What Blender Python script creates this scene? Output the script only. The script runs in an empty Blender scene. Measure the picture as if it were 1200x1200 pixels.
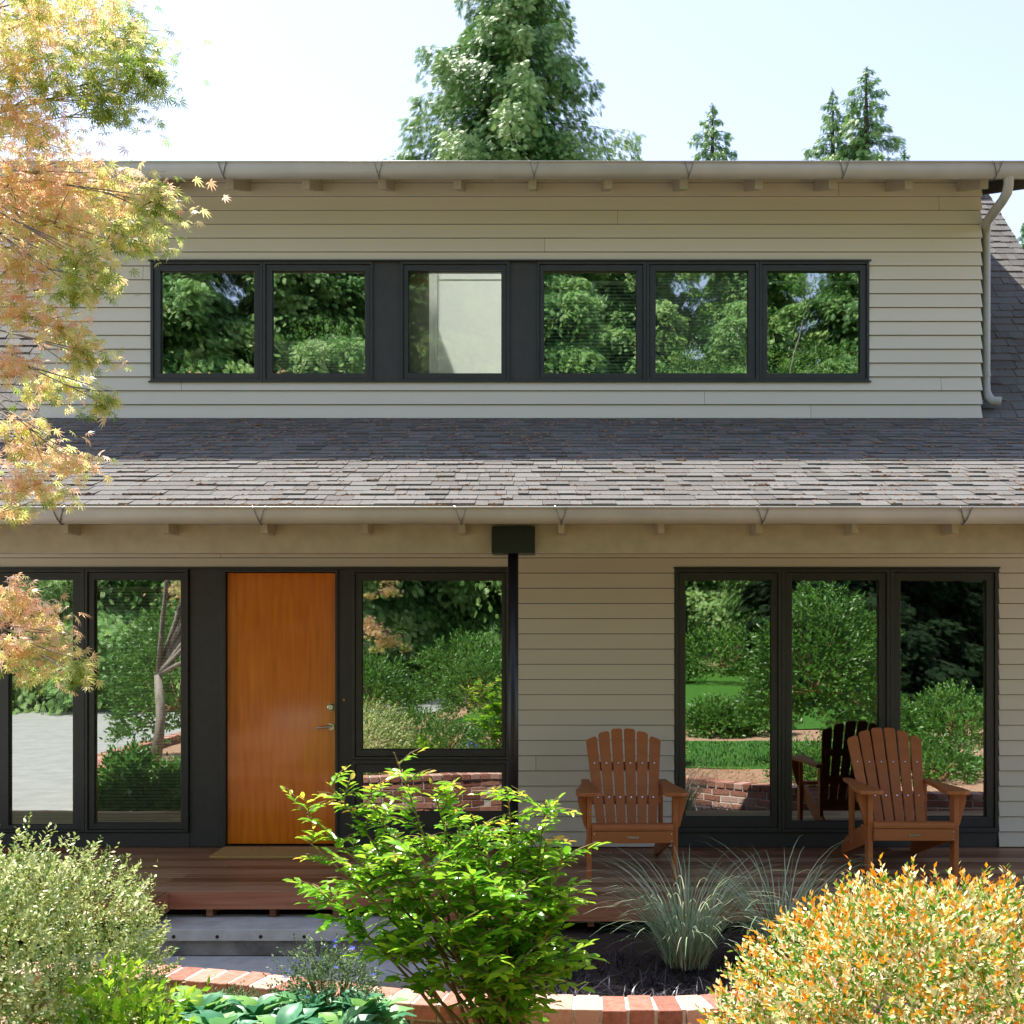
import bpy, math, random
import numpy as np
from math import sin, cos, pi, radians, sqrt, atan2
from mathutils import Vector, Matrix

SC = bpy.context.scene
COL = SC.collection
EYE = 1.653
F = 1350.0
# ------------------------------------------------------------------ camera, sky, sun, exposure
cam_data = bpy.data.cameras.new('camera')
cam = bpy.data.objects.new('camera', cam_data); COL.objects.link(cam)
cam.location = (0, -9, EYE); cam.rotation_euler = (radians(90), 0, 0)
cam_data.sensor_width = 36; cam_data.lens = 36*F/1200
cam_data.shift_x = -40/1200; cam_data.shift_y = 145/1200
cam_data.clip_start = 0.05; cam_data.clip_end = 2000
SC.camera = cam

SUN = Vector((-0.83, 0.94, 2.54)).normalized()          # towards the sun
w = bpy.data.worlds.new('World'); SC.world = w; w.use_nodes = True
nt = w.node_tree; bg = nt.nodes['Background']
sky = nt.nodes.new('ShaderNodeTexSky'); sky.sky_type = 'NISHITA'; sky.sun_disc = False
sky.sun_elevation = math.asin(SUN.z); sky.sun_rotation = atan2(SUN.x, SUN.y)
sky.air_density = 1.0; sky.dust_density = .7; sky.ozone_density = 1.0
hs = nt.nodes.new('ShaderNodeHueSaturation'); hs.inputs['Saturation'].default_value = .72
nt.links.new(sky.outputs['Color'], hs.inputs['Color']); tn_ = nt.nodes.new('ShaderNodeMix'); tn_.data_type = 'RGBA'; tn_.blend_type = 'MULTIPLY'; tn_.inputs[0].default_value = 1; tn_.inputs[7].default_value = (.95, .93, 1, 1)
nt.links.new(hs.outputs['Color'], tn_.inputs[6]); nt.links.new(tn_.outputs[2], bg.inputs['Color']); bg.inputs['Strength'].default_value = 0.106
sd = bpy.data.lights.new('sun', 'SUN'); sd.energy = 3.9; sd.angle = radians(0.53); sd.color = (1, .955, .88)
so = bpy.data.objects.new('sun', sd); COL.objects.link(so); so.location = (-8, 9, 25)
so.rotation_euler = SUN.to_track_quat('Z', 'Y').to_euler()
SC.view_settings.view_transform = 'Standard'; SC.view_settings.look = 'None'
SC.view_settings.gamma = 1; SC.view_settings.use_curve_mapping = False
SC.view_settings.exposure = 1.56
SC.render.engine = 'CYCLES'
SC.cycles.max_bounces = 8; SC.cycles.transparent_max_bounces = 16
SC.cycles.diffuse_bounces = 5; SC.cycles.glossy_bounces = 4
SC.cycles.caustics_reflective = False; SC.cycles.caustics_refractive = False
SC.cycles.use_denoising = True

# ------------------------------------------------------------------ helpers
def P(px, py, d):                       # a point seen at (px,py) of the photo, d metres in front of the camera
    return Vector(((px-640)*d/F, d-9, EYE+(745-py)*d/F))
def GX(px, py, z):                      # the point at height z seen at (px,py)
    d = (EYE-z)*F/(py-745); return Vector(((px-640)*d/F, d-9, z))

class MB:
    def __init__(s): s.v = []; s.f = []; s.t = []
    def add(s, vs, fs, t=None):
        n = len(s.v); s.v += [tuple(p) for p in vs]; s.f += [tuple(i+n for i in f) for f in fs]
        s.t += [random.random() if t is None else t]*len(fs)
        return s
    def box(s, x0, x1, y0, y1, z0, z1, t=None, M=None):
        vs = [(x, y, z) for z in (z0, z1) for y in (y0, y1) for x in (x0, x1)]
        if M is not None: vs = [M @ Vector(p) for p in vs]
        return s.add(vs, [(0, 2, 3, 1), (4, 5, 7, 6), (0, 1, 5, 4), (2, 6, 7, 3), (0, 4, 6, 2), (1, 3, 7, 5)], t)
    def prism(s, pts, o, u, v, n, th, t=None):     # outline pts (2D) in frame o,u,v, thickness th along n
        o, u, v, n = map(Vector, (o, u, v, n)); k = len(pts)
        a = [o+u*p[0]+v*p[1] for p in pts]; b = [q+n*th for q in a]
        fs = [tuple(range(k))[::-1], tuple(range(k, 2*k))]+[(i, (i+1) % k, (i+1) % k+k, i+k) for i in range(k)]
        return s.add(a+b, fs, t)
    def tube(s, pts, r, n=6, t=None, cap=True):
        pts = [Vector(p) for p in pts]; m = len(pts)
        rs = r if isinstance(r, (list, tuple)) else [r]*m
        vs = []; up = None
        for i, p in enumerate(pts):
            d = (pts[min(i+1, m-1)]-pts[max(i-1, 0)]).normalized()
            if up is None: up = Vector((0, 0, 1)) if abs(d.z) < .9 else Vector((1, 0, 0))
            a = d.cross(up).normalized(); b = a.cross(d).normalized(); up = b
            for j in range(n):
                q = 2*pi*j/n; vs.append(p+a*(rs[i]*cos(q))+b*(rs[i]*sin(q)))
        fs = [(i*n+j, i*n+(j+1) % n, (i+1)*n+(j+1) % n, (i+1)*n+j) for i in range(m-1) for j in range(n)]
        if cap: fs += [tuple(range(n))[::-1], tuple(range((m-1)*n, m*n))]
        return s.add(vs, fs, t)
    def lathe(s, prof, c, n=16, t=None):
        vs = [(c[0]+r*cos(2*pi*j/n), c[1]+r*sin(2*pi*j/n), c[2]+z) for r, z in prof for j in range(n)]
        fs = [(i*n+j, i*n+(j+1) % n, (i+1)*n+(j+1) % n, (i+1)*n+j) for i in range(len(prof)-1) for j in range(n)]
        return s.add(vs, fs, t)
    def build(s, name, mat, parent=None, smooth=False, bevel=0, org=(0, 0, 0)):
        me = bpy.data.meshes.new(name)
        me.from_pydata([(p[0]-org[0], p[1]-org[1], p[2]-org[2]) for p in s.v], [], s.f); me.update()
        a = me.attributes.new('tint', 'FLOAT', 'FACE'); a.data.foreach_set('value', s.t)
        me.materials.append(mat)
        if smooth: me.shade_smooth()
        o = bpy.data.objects.new(name, me); COL.objects.link(o)
        if parent: o.parent = parent
        if bevel:
            b = o.modifiers.new('bevel', 'BEVEL'); b.width = bevel; b.segments = 2; b.limit_method = 'ANGLE'; b.angle_limit = radians(40)
        return o

def tag(o, label=None, cat=None, group=None, kind=None):
    if label: o['label'] = label
    if cat: o['category'] = cat
    if group: o['group'] = group
    if kind: o['kind'] = kind
    return o
def empty(name, loc=(0, 0, 0), rz=0, **k):
    o = bpy.data.objects.new(name, None); COL.objects.link(o); o.location = loc; o.rotation_euler = (0, 0, rz)
    o.empty_display_size = .1
    return tag(o, **k)
def dup(o, parent=None, **k):
    c = o.copy(); COL.objects.link(c)
    if parent: c.parent = parent
    for ch in list(o.children): dup(ch, c)
    return tag(c, **k)

# ------------------------------------------------------------------ materials
def mat(name, cols, scale=(3, 3, 3), nscale=4, rough=.7, bump=0, bscale=60, tint=0, metal=0, spec=.5, transl=0, detail=5, coat=0, bstretch=(1, 1, 1), contrast=(.3, .7)):
    m = bpy.data.materials.new(name); m.use_nodes = True
    n = m.node_tree.nodes; l = m.node_tree.links; b = n['Principled BSDF']
    tc = n.new('ShaderNodeTexCoord'); mp = n.new('ShaderNodeMapping'); mp.inputs['Scale'].default_value = scale
    l.new(tc.outputs['Object'], mp.inputs['Vector'])
    no = n.new('ShaderNodeTexNoise'); no.inputs['Scale'].default_value = nscale; no.inputs['Detail'].default_value = detail
    l.new(mp.outputs[0], no.inputs['Vector'])
    rp = n.new('ShaderNodeValToRGB'); e = rp.color_ramp.elements
    k = len(cols)
    while len(e) < k: e.new(.5)
    for i, c in enumerate(cols):
        e[i].position = i/(k-1) if tint == 1 else contrast[0]+(contrast[1]-contrast[0])*i/(k-1)
        e[i].color = (*c, 1)
    fac = no.outputs[0]
    if tint:
        at = n.new('ShaderNodeAttribute'); at.attribute_name = 'tint'
        mx = n.new('ShaderNodeMix'); mx.inputs[0].default_value = min(tint, .9)
        l.new(no.outputs[0], mx.inputs[2]); l.new(at.outputs['Fac'], mx.inputs[3]); fac = mx.outputs[0]
    l.new(fac, rp.inputs[0]); l.new(rp.outputs[0], b.inputs['Base Color'])
    b.inputs['Roughness'].default_value = rough; b.inputs['Metallic'].default_value = metal
    b.inputs['Specular IOR Level'].default_value = spec
    if coat: b.inputs['Coat Weight'].default_value = coat; b.inputs['Coat Roughness'].default_value = .08
    if bump:
        mp2 = n.new('ShaderNodeMapping'); mp2.inputs['Scale'].default_value = bstretch; l.new(tc.outputs['Object'], mp2.inputs['Vector'])
        n2 = n.new('ShaderNodeTexNoise'); n2.inputs['Scale'].default_value = bscale; n2.inputs['Detail'].default_value = 4
        l.new(mp2.outputs[0], n2.inputs['Vector'])
        bp = n.new('ShaderNodeBump'); bp.inputs['Strength'].default_value = bump; bp.inputs['Distance'].default_value = .01
        l.new(n2.outputs[0], bp.inputs['Height']); l.new(bp.outputs[0], b.inputs['Normal'])
    if transl:
        tr = n.new('ShaderNodeBsdfTranslucent'); l.new(rp.outputs[0], tr.inputs['Color'])
        ms = n.new('ShaderNodeMixShader'); ms.inputs[0].default_value = transl
        l.new(b.outputs[0], ms.inputs[1]); l.new(tr.outputs[0], ms.inputs[2]); l.new(ms.outputs[0], n['Material Output'].inputs[0])
    return m
def flat(name, c, **k):
    return mat(name, [tuple(x*.9 for x in c), tuple(min(1, x*1.1) for x in c)], **k)

M = {}
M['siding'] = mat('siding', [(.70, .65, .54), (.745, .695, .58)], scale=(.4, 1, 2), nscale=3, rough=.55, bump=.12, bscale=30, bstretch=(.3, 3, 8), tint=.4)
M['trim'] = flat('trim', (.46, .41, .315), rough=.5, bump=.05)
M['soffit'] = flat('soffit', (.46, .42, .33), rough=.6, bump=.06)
M['gutter'] = flat('gutter', (.42, .40, .35), rough=.32, spec=.5, nscale=1)
M['wire'] = flat('wire', (.2, .2, .2), rough=.35, metal=.7)
M['dark'] = flat('dark_frame', (.042, .042, .042), rough=.38, bump=.04, bscale=200)
M['darkpanel'] = flat('dark_panel', (.048, .047, .046), rough=.5, bump=.06, bscale=120)
M['post'] = flat('black_steel', (.012, .012, .013), rough=.4)
M['shingle'] = mat('shingle', [(.145, .135, .125), (.18, .17, .158), (.21, .2, .188)], scale=(8, 8, 8), nscale=14, rough=.9, bump=.9, bscale=260, tint=.4, spec=.2)
M['litter'] = mat('litter', [(.16, .07, .03), (.35, .17, .08), (.45, .28, .15)], tint=1, rough=.9, spec=.1)
M['underlay'] = flat('underlay', (.04, .038, .038), rough=.95)
M['deck'] = mat('deck_wood', [(.17, .07, .032), (.31, .145, .07), (.46, .27, .165)], scale=(.6, 14, 14), nscale=3, rough=.42, bump=.15, bscale=20, bstretch=(.6, 12, 12), tint=.35, spec=.45)
M['deckred'] = mat('fascia_wood', [(.3, .1, .05), (.42, .16, .085), (.5, .22, .13)], scale=(.8, 9, 18), nscale=2.5, rough=.45, bump=.1, bscale=15, bstretch=(.6, 9, 14), tint=.2)
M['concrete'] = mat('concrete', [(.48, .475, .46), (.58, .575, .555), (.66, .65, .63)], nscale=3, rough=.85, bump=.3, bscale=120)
M['concretedark'] = mat('concrete_dark', [(.10, .095, .085), (.25, .245, .23), (.33, .325, .31)], nscale=2.2, rough=.9, bump=.4, bscale=90)  # darker, blotchier concrete for the lower step
M['brick'] = mat('brick', [(.22, .09, .065), (.37, .155, .11), (.47, .23, .17), (.52, .33, .27)], scale=(4, 4, 4), nscale=8, rough=.88, bump=.6, bscale=130, tint=.65, spec=.2)
M['mortar'] = flat('mortar', (.62, .58, .5), rough=.95, bump=.5, nscale=20)
M['door'] = mat('door_wood', [(.66, .14, .002), (.8, .2, .004), (.9, .27, .01)], scale=(9, 9, .7), nscale=3.5, rough=.25, bump=.05, bscale=3, bstretch=(2, 2, 1), coat=1, contrast=(.25, .75))
M['chrome'] = flat('chrome', (.6, .6, .58), rough=.22, metal=1)
M['chair'] = mat('chair_lumber', [(.40, .13, .036), (.48, .165, .05)], scale=(1, 6, 1), nscale=6, rough=.5, bump=.12, bscale=60, bstretch=(1, 6, 1), tint=.35, spec=.4)
M['screw'] = flat('screw', (.75, .78, .85), rough=.25, metal=1)
M['mat'] = mat('coir', [(.5, .32, .1), (.66, .44, .16)], scale=(20, 20, 20), nscale=12, rough=.95, bump=.8, bscale=300)
M['soil'] = mat('soil', [(.02, .013, .01), (.06, .035, .022)], nscale=14, rough=.95, bump=1, bscale=60)
M['mulch'] = mat('mulch', [(.17, .095, .055), (.36, .21, .13), (.5, .33, .22)], nscale=26, rough=.95, bump=1, bscale=90, scale=(2, 2, 2))
M['lawn'] = mat('lawn', [(.025, .08, .01), (.045, .14, .016), (.07, .18, .026)], nscale=5, rough=.9, bump=1, bscale=150, spec=.2)
M['grassblade'] = mat('lawn_blade', [(.02, .08, .008), (.05, .15, .015), (.1, .2, .035)], tint=1, rough=.6, transl=.3)
M['drive'] = mat('driveway', [(.28, .28, .26), (.35, .35, .33)], nscale=1.2, rough=.9, bump=.3, bscale=70)
M['ground'] = mat('ground', [(.03, .05, .015), (.08, .09, .035)], nscale=.5, rough=.95)
M['interior'] = flat('interior_wall', (.16, .15, .135), rough=.9)
M['white'] = flat('white_wall', (.86, .87, .84), rough=.7)
_f = M['frost'] = flat('frosted_screen', (.88, .89, .86), rough=.6)
_n = _f.node_tree.nodes; _t = _n.new('ShaderNodeBsdfTranslucent'); _t.inputs[0].default_value = (.88, .89, .86, 1); _x = _n.new('ShaderNodeMixShader'); _x.inputs[0].default_value = .7
_f.node_tree.links.new(_n['Principled BSDF'].outputs[0], _x.inputs[1]); _f.node_tree.links.new(_t.outputs[0], _x.inputs[2]); _f.node_tree.links.new(_x.outputs[0], _n['Material Output'].inputs[0])
M['blind'] = flat('blind_slat', (.8, .84, .82), rough=.5)
M['bark'] = mat('bark', [(.05, .035, .025), (.12, .09, .065)], scale=(4, 4, 1), nscale=8, rough=.95, bump=1, bscale=30)
M['barkgrey'] = mat('bark_grey', [(.16, .13, .1), (.3, .26, .22)], scale=(4, 4, 1), nscale=6, rough=.9, bump=.6, bscale=40)
M['twig'] = mat('twig', [(.2, .1, .05), (.25, .2, .06)], rough=.7)
M['cedar'] = mat('cedar_foliage', [(.04, .11, .03), (.085, .21, .05), (.17, .33, .075), (.33, .46, .15)], tint=1, rough=.5, transl=.25, spec=.45)
M['shadefir'] = mat('shaded_fir_foliage', [(.004, .010, .005), (.009, .022, .008), (.018, .036, .013)], tint=1, rough=.8, spec=.1, transl=.1)  # deep shade painted in: green taken down to near black
M['broad'] = mat('broad_foliage', [(.03, .09, .012), (.06, .17, .02), (.12, .26, .035), (.22, .33, .06)], tint=1, rough=.45, transl=.35)
M['bush'] = mat('bush_foliage', [(.035, .10, .015), (.08, .2, .025), (.15, .32, .045)], tint=1, rough=.38, transl=.35, spec=.5)
M['maple'] = mat('maple_foliage', [(.14, .24, .03), (.34, .46, .07), (.76, .78, .28), (.9, .7, .32), (.9, .5, .3), (.94, .76, .64)], tint=1, rough=.35, transl=.58, spec=.5)
M['silver'] = mat('silver_foliage', [(.05, .16, .02), (.17, .29, .06), (.46, .52, .16), (.74, .76, .38), (.88, .87, .66)], tint=1, rough=.32, transl=.3, spec=.5)
M['glossy'] = mat('glossy_foliage', [(.05, .2, .015), (.13, .38, .02), (.34, .6, .035), (.62, .74, .07), (.8, .42, .07)], tint=1, rough=.25, transl=.5, spec=.6)
M['abelia'] = mat('abelia_foliage', [(.05, .16, .01), (.14, .34, .02), (.6, .62, .16), (.9, .86, .52), (.86, .42, .015), (.86, .17, .005)], tint=1, rough=.38, transl=.35, spec=.5)
M['oat'] = mat('oat_grass', [(.16, .28, .11), (.32, .46, .24), (.52, .62, .42), (.68, .64, .42)], tint=1, rough=.5, transl=.3)
M['straw'] = mat('straw', [(.2, .11, .05), (.36, .23, .12)], tint=1, rough=.8)
M['mondo'] = mat('mondo_grass', [(.012, .009, .014), (.03, .024, .034), (.07, .06, .075)], tint=1, rough=.4)
M['herb'] = mat('herb_foliage', [(.05, .11, .03), (.12, .2, .07), (.25, .32, .16)], tint=1, rough=.6, transl=.25)
M['hosta'] = mat('hosta_leaf', [(.05, .2, .1), (.09, .3, .16), (.18, .42, .16), (.34, .56, .08)], tint=1, rough=.4, transl=.35)
M['blue'] = mat('blue_petal', [(.05, .06, .6), (.12, .14, .8)], tint=1, rough=.6, transl=.2)
M['amber'] = flat('amber_wood', (.5, .22, .05), rough=.5)
M['straw'].name = 'straw'

def glass(name, refl, tcol, wob=.012):
    m = bpy.data.materials.new(name); m.use_nodes = True; n = m.node_tree.nodes; l = m.node_tree.links
    n.remove(n['Principled BSDF'])
    g = n.new('ShaderNodeBsdfGlossy'); g.inputs['Roughness'].default_value = 0.0; g.inputs['Color'].default_value = (.95, 1, .96, 1)
    t = n.new('ShaderNodeBsdfTransparent'); t.inputs['Color'].default_value = (*tcol, 1)
    mx = n.new('ShaderNodeMixShader')
    fr = n.new('ShaderNodeFresnel'); fr.inputs['IOR'].default_value = 1.5
    mr = n.new('ShaderNodeMapRange'); mr.inputs['From Min'].default_value = .04; mr.inputs['To Min'].default_value = refl
    l.new(fr.outputs[0], mr.inputs['Value']); l.new(mr.outputs[0], mx.inputs[0])
    tc = n.new('ShaderNodeTexCoord'); no = n.new('ShaderNodeTexNoise'); no.inputs['Scale'].default_value = 2.2; no.inputs['Detail'].default_value = 1.5
    bp = n.new('ShaderNodeBump'); bp.inputs['Strength'].default_value = wob; bp.inputs['Distance'].default_value = .1
    l.new(tc.outputs['Object'], no.inputs['Vector']); l.new(no.outputs[0], bp.inputs['Height']); l.new(bp.outputs[0], g.inputs['Normal'])
    l.new(t.outputs[0], mx.inputs[1]); l.new(g.outputs[0], mx.inputs[2]); l.new(mx.outputs[0], n['Material Output'].inputs[0])
    return m
M['glass'] = glass('window_glass', .5, (.82, .88, .84), .007)
M['glassclear'] = glass('window_glass_clear', .12, (.85, .9, .87))

def build_arrays(name, V, fl, tint, mat_, parent=None, org=(0, 0, 0)):
    """V (N,k,3) instances of one template whose faces are fl; tint (N,)"""
    N, k, _ = V.shape
    me = bpy.data.meshes.new(name)
    me.vertices.add(N*k); me.vertices.foreach_set('co', (V.reshape(-1, 3)-np.array(org)).astype(np.float32).ravel())
    loops = np.concatenate([np.array(f) for f in fl]); L = len(loops)
    allv = (loops[None, :]+(np.arange(N)*k)[:, None]).ravel()
    tot = np.array([len(f) for f in fl]); st = np.concatenate([[0], np.cumsum(tot)[:-1]])
    me.loops.add(len(allv)); me.loops.foreach_set('vertex_index', allv.astype(np.int32))
    me.polygons.add(N*len(fl))
    me.polygons.foreach_set('loop_start', (st[None, :]+(np.arange(N)*L)[:, None]).ravel().astype(np.int32))
    try: me.polygons.foreach_set('loop_total', np.tile(tot, N).astype(np.int32))
    except Exception: pass
    me.update(calc_edges=True)
    a = me.attributes.new('tint', 'FLOAT', 'FACE'); a.data.foreach_set('value', np.repeat(np.clip(tint, 0, 1), len(fl)).astype(np.float32))
    me.materials.append(mat_)
    o = bpy.data.objects.new(name, me); COL.objects.link(o)
    if parent: o.parent = parent
    return o
def nrm(a): return a/np.maximum(np.linalg.norm(a, axis=-1, keepdims=True), 1e-9)
T_KITE = (np.array([(0, 0, 0), (.45, .24, .07), (1, 0, 0), (.45, -.24, .07)]), [(0, 3, 2), (0, 2, 1)])
T_OVAL = (np.array([(0, 0, 0), (.28, .2, .06), (.28, -.2, .06), (.68, .19, .04), (.68, -.19, .04), (1, 0, -.1), (.28, 0, .0), (.68, 0, -.02)]),
          [(0, 6, 1), (0, 2, 6), (1, 6, 7, 3), (6, 2, 4, 7), (3, 7, 5), (7, 4, 5)])
def palmate():
    v = []; f = []
    for i, (a, ln) in enumerate([(-100, .55), (-58, .85), (-26, 1.0), (0, 1.1), (26, 1.0), (58, .85), (100, .55)]):
        a = radians(a); d = (cos(a), sin(a)); p = (-sin(a), cos(a)); wd = .075
        b = len(v)
        v += [(0, 0, 0), (d[0]*.45*ln+p[0]*wd, d[1]*.45*ln+p[1]*wd, .0), (d[0]*ln, d[1]*ln, -.22*ln), (d[0]*.45*ln-p[0]*wd, d[1]*.45*ln-p[1]*wd, .0)]
        f.append((b, b+3, b+2, b+1))
    return np.array(v), f
T_PALM = palmate()
def frond():
    v = []; f = []
    def q(a, b, wd):
        a = np.array(a, float); b = np.array(b, float); d = b-a; p = np.array((-d[1], d[0], 0)); p = p/np.linalg.norm(p)*wd
        m = a*.5+b*.5; k = len(v); v.extend([a, m+p, b, m-p]); f.append((k, k+3, k+2, k+1))
    q((0, 0, 0), (1, 0, -.1), .05)
    for x, ln in ((.1, .42), (.3, .4), (.5, .32), (.7, .2)):
        q((x, 0, -.02), (x+ln*.75, ln*.7, -.1), .055); q((x+.06, 0, -.02), (x+.06+ln*.75, -ln*.7, -.1), .055)
    return np.array(v), f
T_FROND = frond()
def leaves(name, pos, dr, up, size, tmpl, tint, mat_, parent=None, org=(0, 0, 0)):
    X = nrm(dr); Y = nrm(np.cross(up, X)+1e-6); Z = np.cross(X, Y)
    T, fl = tmpl
    V = (T[None, :, 0, None]*X[:, None, :]+T[None, :, 1, None]*Y[:, None, :]+T[None, :, 2, None]*Z[:, None, :])*np.asarray(size)[:, None, None]+pos[:, None, :]
    return build_arrays(name, V, fl, tint, mat_, parent, org)
def blades(name, base, az, lean, length, width, tint, mat_, droop=1.0, nseg=6, parent=None, org=(0, 0, 0)):
    N = len(base); s = np.linspace(0, 1, nseg+1)
    d = np.stack([np.cos(az), np.sin(az)], 1); side = np.stack([-np.sin(az), np.cos(az), np.zeros(N)], 1)
    ang = lean[:, None]+droop*(s[None, :]**1.6)*(1.0 if np.isscalar(droop) else 1)     # from vertical
    step = length[:, None]/nseg
    h = np.cumsum(np.sin(ang)*step, 1)-np.sin(ang[:, :1])*step; z = np.cumsum(np.cos(ang)*step, 1)-np.cos(ang[:, :1])*step
    C = np.zeros((N, nseg+1, 3)); C[:, :, :2] = base[:, None, :2]+h[:, :, None]*d[:, None, :]; C[:, :, 2] = base[:, None, 2]+z
    wd = width[:, None]*(1-s[None, :]**2*.95)
    V = np.empty((N, 2*(nseg+1), 3)); V[:, 0::2] = C+side[:, None, :]*wd[:, :, None]; V[:, 1::2] = C-side[:, None, :]*wd[:, :, None]
    return build_arrays(name, V, [(2*i, 2*i+1, 2*i+3, 2*i+2) for i in range(nseg)], tint, mat_, parent, org)

random.seed(7); rng = np.random.default_rng(7)
DW = 9.89; UY = DW-9                          # dormer wall
LX = lambda px: (px-640)/150
LZ = lambda py: EYE-(py-745)/150
US = F/DW
UX = lambda px: (px-640)/US
UZ = lambda py: EYE-(py-745)/US
XL, XR = -6.3, 4.7                            # side walls
# ------------------------------------------------------------------ ground
g = MB(); g.add([(-400, -400, -.46), (400, -400, -.46), (400, 400, -.46), (-400, 400, -.46)], [(0, 1, 2, 3)])
tag(g.build('ground', M['ground']), kind='structure')

# ------------------------------------------------------------------ the house
house = empty('house', (0, 0, -.45), label='two storey house with beige lap siding, dormer, orange door and shaded porch', cat='house')
HO = (0, 0, -.45)
def hb(mb, name, m, parent=None, **k): return mb.build(name, M[m], parent or house, org=HO if not parent or parent is house else (0, 0, 0), **k)
def sub(mb, name, m, parent, **k):                # a sub-part of a house part (part already carries no offset)
    o = mb.build(name, M[m], parent, org=HO, **k); return o

def cells(mb, x0, x1, z0, z1, y0, y1, holes):
    xs = sorted({x0, x1, *[h[0] for h in holes], *[h[1] for h in holes]}); zs = sorted({z0, z1, *[h[2] for h in holes], *[h[3] for h in holes]})
    xs = [x for x in xs if x0 <= x <= x1]; zs = [z for z in zs if z0 <= z <= z1]
    for a, b in zip(xs, xs[1:]):
        for c, d in zip(zs, zs[1:]):
            cx, cz = (a+b)/2, (c+d)/2
            if not any(h[0] < cx < h[1] and h[2] < cz < h[3] for h in holes): mb.box(a, b, y0, y1, c, d)
def lap(mb, x0, x1, z0, z1, Y, holes, expo, lip=.017, zoff=0, cuts=None):
    z = z0; row = 0
    while z < z1-.001:
        zt = min(z+expo, z1)
        zz = sorted({z, zt, *[q for h in holes for q in (h[2], h[3]) if z < q < zt]})
        seams = sorted(random.uniform(x0, x1) for _ in range(random.choice((0, 1, 1, 2))))
        tt = random.random(); joints = [x0]+seams+[x1]
        for a, b in zip(zz, zz[1:]):
            cz = (a+b)/2
            xs = sorted({*joints, *[q for h in holes if h[2] < cz < h[3] for q in (h[0], h[1]) if x0 < q < x1]})
            for p, q in zip(xs, xs[1:]):
                cx = (p+q)/2
                if any(h[0] < cx < h[1] and h[2] < cz < h[3] for h in holes): continue
                ya = Y-lip*(1-(a-z)/expo)-.003; yb = Y-lip*(1-(b-z)/expo)-.003
                g1 = .0012 if p in seams else 0; g2 = .0012 if q in seams else 0
                ea = .012*(1-(a-z)/expo) if q == x1 and cuts else 0; eb = .012*(1-(b-z)/expo) if q == x1 and cuts else 0
                rv = .005 if a == z else 0  # opens a slit so dark sheathing draws the shadow line under boards
                A = (p+g1, ya, a+rv); B = (q-g2+ea, ya, a+rv); C = (q-g2+eb, yb, b); D = (p+g1, yb, b)
                mb.add([A, B, C, D], [(0, 1, 2, 3)], (tt+hash((row, p)) % 7*.05) % 1)
                if a == z: mb.add([A, B, (q-g2+ea, Y, a+rv), (p+g1, Y, a+rv)], [(0, 3, 2, 1)], tt)
        z = zt; row += 1

E_L = 17.8/150; E_U = 16.25/US
# lower front wall
holeA = (-5.6, LX(595), -.02, LZ(665)); holeB = (LX(790), LX(1170), -.02, LZ(666))
m = MB(); lap(m, XL, XR, LZ(993)+.004, 3.05, 0, [holeA, holeB], E_L)
low = hb(m, 'lower_wall', 'siding')
m = MB(); cells(m, XL, XR, -.44, 3.05, .004, .14, [(-5.6, LX(595), .0, LZ(665)), (LX(790), LX(1170), .0, LZ(666))]); sub(m, 'sheathing', 'underlay', low)  # kept dark to supply the painted shadow lines between boards
# dormer front wall
DX0, DX1 = UX(47), UX(1149)
UH = (UX(177), UX(1018), UZ(447), UZ(307))
m = MB(); lap(m, DX0, DX1, UZ(491), 5.60, UY, [UH], E_U, cuts=1)
dor = hb(m, 'dormer_wall', 'siding')
m = MB(); cells(m, DX0+.004, DX1-.004, 3.3, 5.62, UY+.004, UY+.12, [UH])
for x in (DX0+.004, DX1-.12):
    m.prism([(UY+.12, 3.3), (UY+.12, 5.54), (12.9-9, 6.55), (12.9-9, 6.3)], (x, 0, 0), (0, 1, 0), (0, 0, 1), (1, 0, 0), .116)
sub(m, 'sheathing', 'underlay', dor)  # dark here too, for the dormer's shadow lines
m = MB(); m.box(DX0-.01, DX1+.03, UY-.03, UY+.0, UZ(491)-.022, UZ(491)+.0)
sub(m, 'base_flashing', 'underlay', dor)

# --- roofs with real shingle tabs
LS = .37; LN = sqrt(1+LS*LS)                     # porch roof slope
def porch_z(d): return 2.45+LS*(d-7.0)
def shingle_field(mb, ranges, o, v, n, length, expo, litter=None, lit=.0):
    o, v, n = map(Vector, (o, v, n)); rows = int(length/expo)+1
    for r in range(rows):
        s0 = r*expo
        if s0 > length: break
        for x0, x1 in ranges:
            x = x0-random.random()*.2
            while x < x1:
                wd = random.choice((.07, .1, .13, .16, .21))*random.uniform(.85, 1.15)
                a = max(x, x0); b = min(x+wd-.003, x1); x += wd
                if b-a < .01: continue
                th = random.choice((.006, .008, .011, .015)); drop = random.choice((0, 0, .004, .010)); s1 = min(s0+expo*1.12, length+.01); t = random.random()
                q = lambda xx, ss, hh: o+Vector((xx, 0, 0))+v*ss+n*hh
                A, B, C, D = q(a, s0-drop, th), q(b, s0-drop, th), q(b, s1, .002), q(a, s1, .002)
                E, G = q(a, s0-drop, -.002), q(b, s0-drop, -.002)
                mb.add([A, B, C, D, E, G], [(0, 1, 2, 3), (4, 5, 1, 0), (4, 0, 3), (5, 2, 1)], t)
                if litter is not None and random.random() < lit:
                    for _ in range(random.randint(2, 8)):
                        p = q(random.uniform(a, b), s0-drop-random.uniform(.003, .012), random.uniform(0, th)); z = random.uniform(.007, .02)
                        dx = Vector((random.uniform(-1, 1), random.uniform(-.4, .4), 0)).normalized()*z; dy = Vector((0, .0, 1))*z*.5+Vector((0, -z*.3, 0))
                        litter.add([p-dx, p+dy*.3-v*z*.4, p+dx, p+dy], [(0, 1, 2, 3)], random.random())
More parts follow.
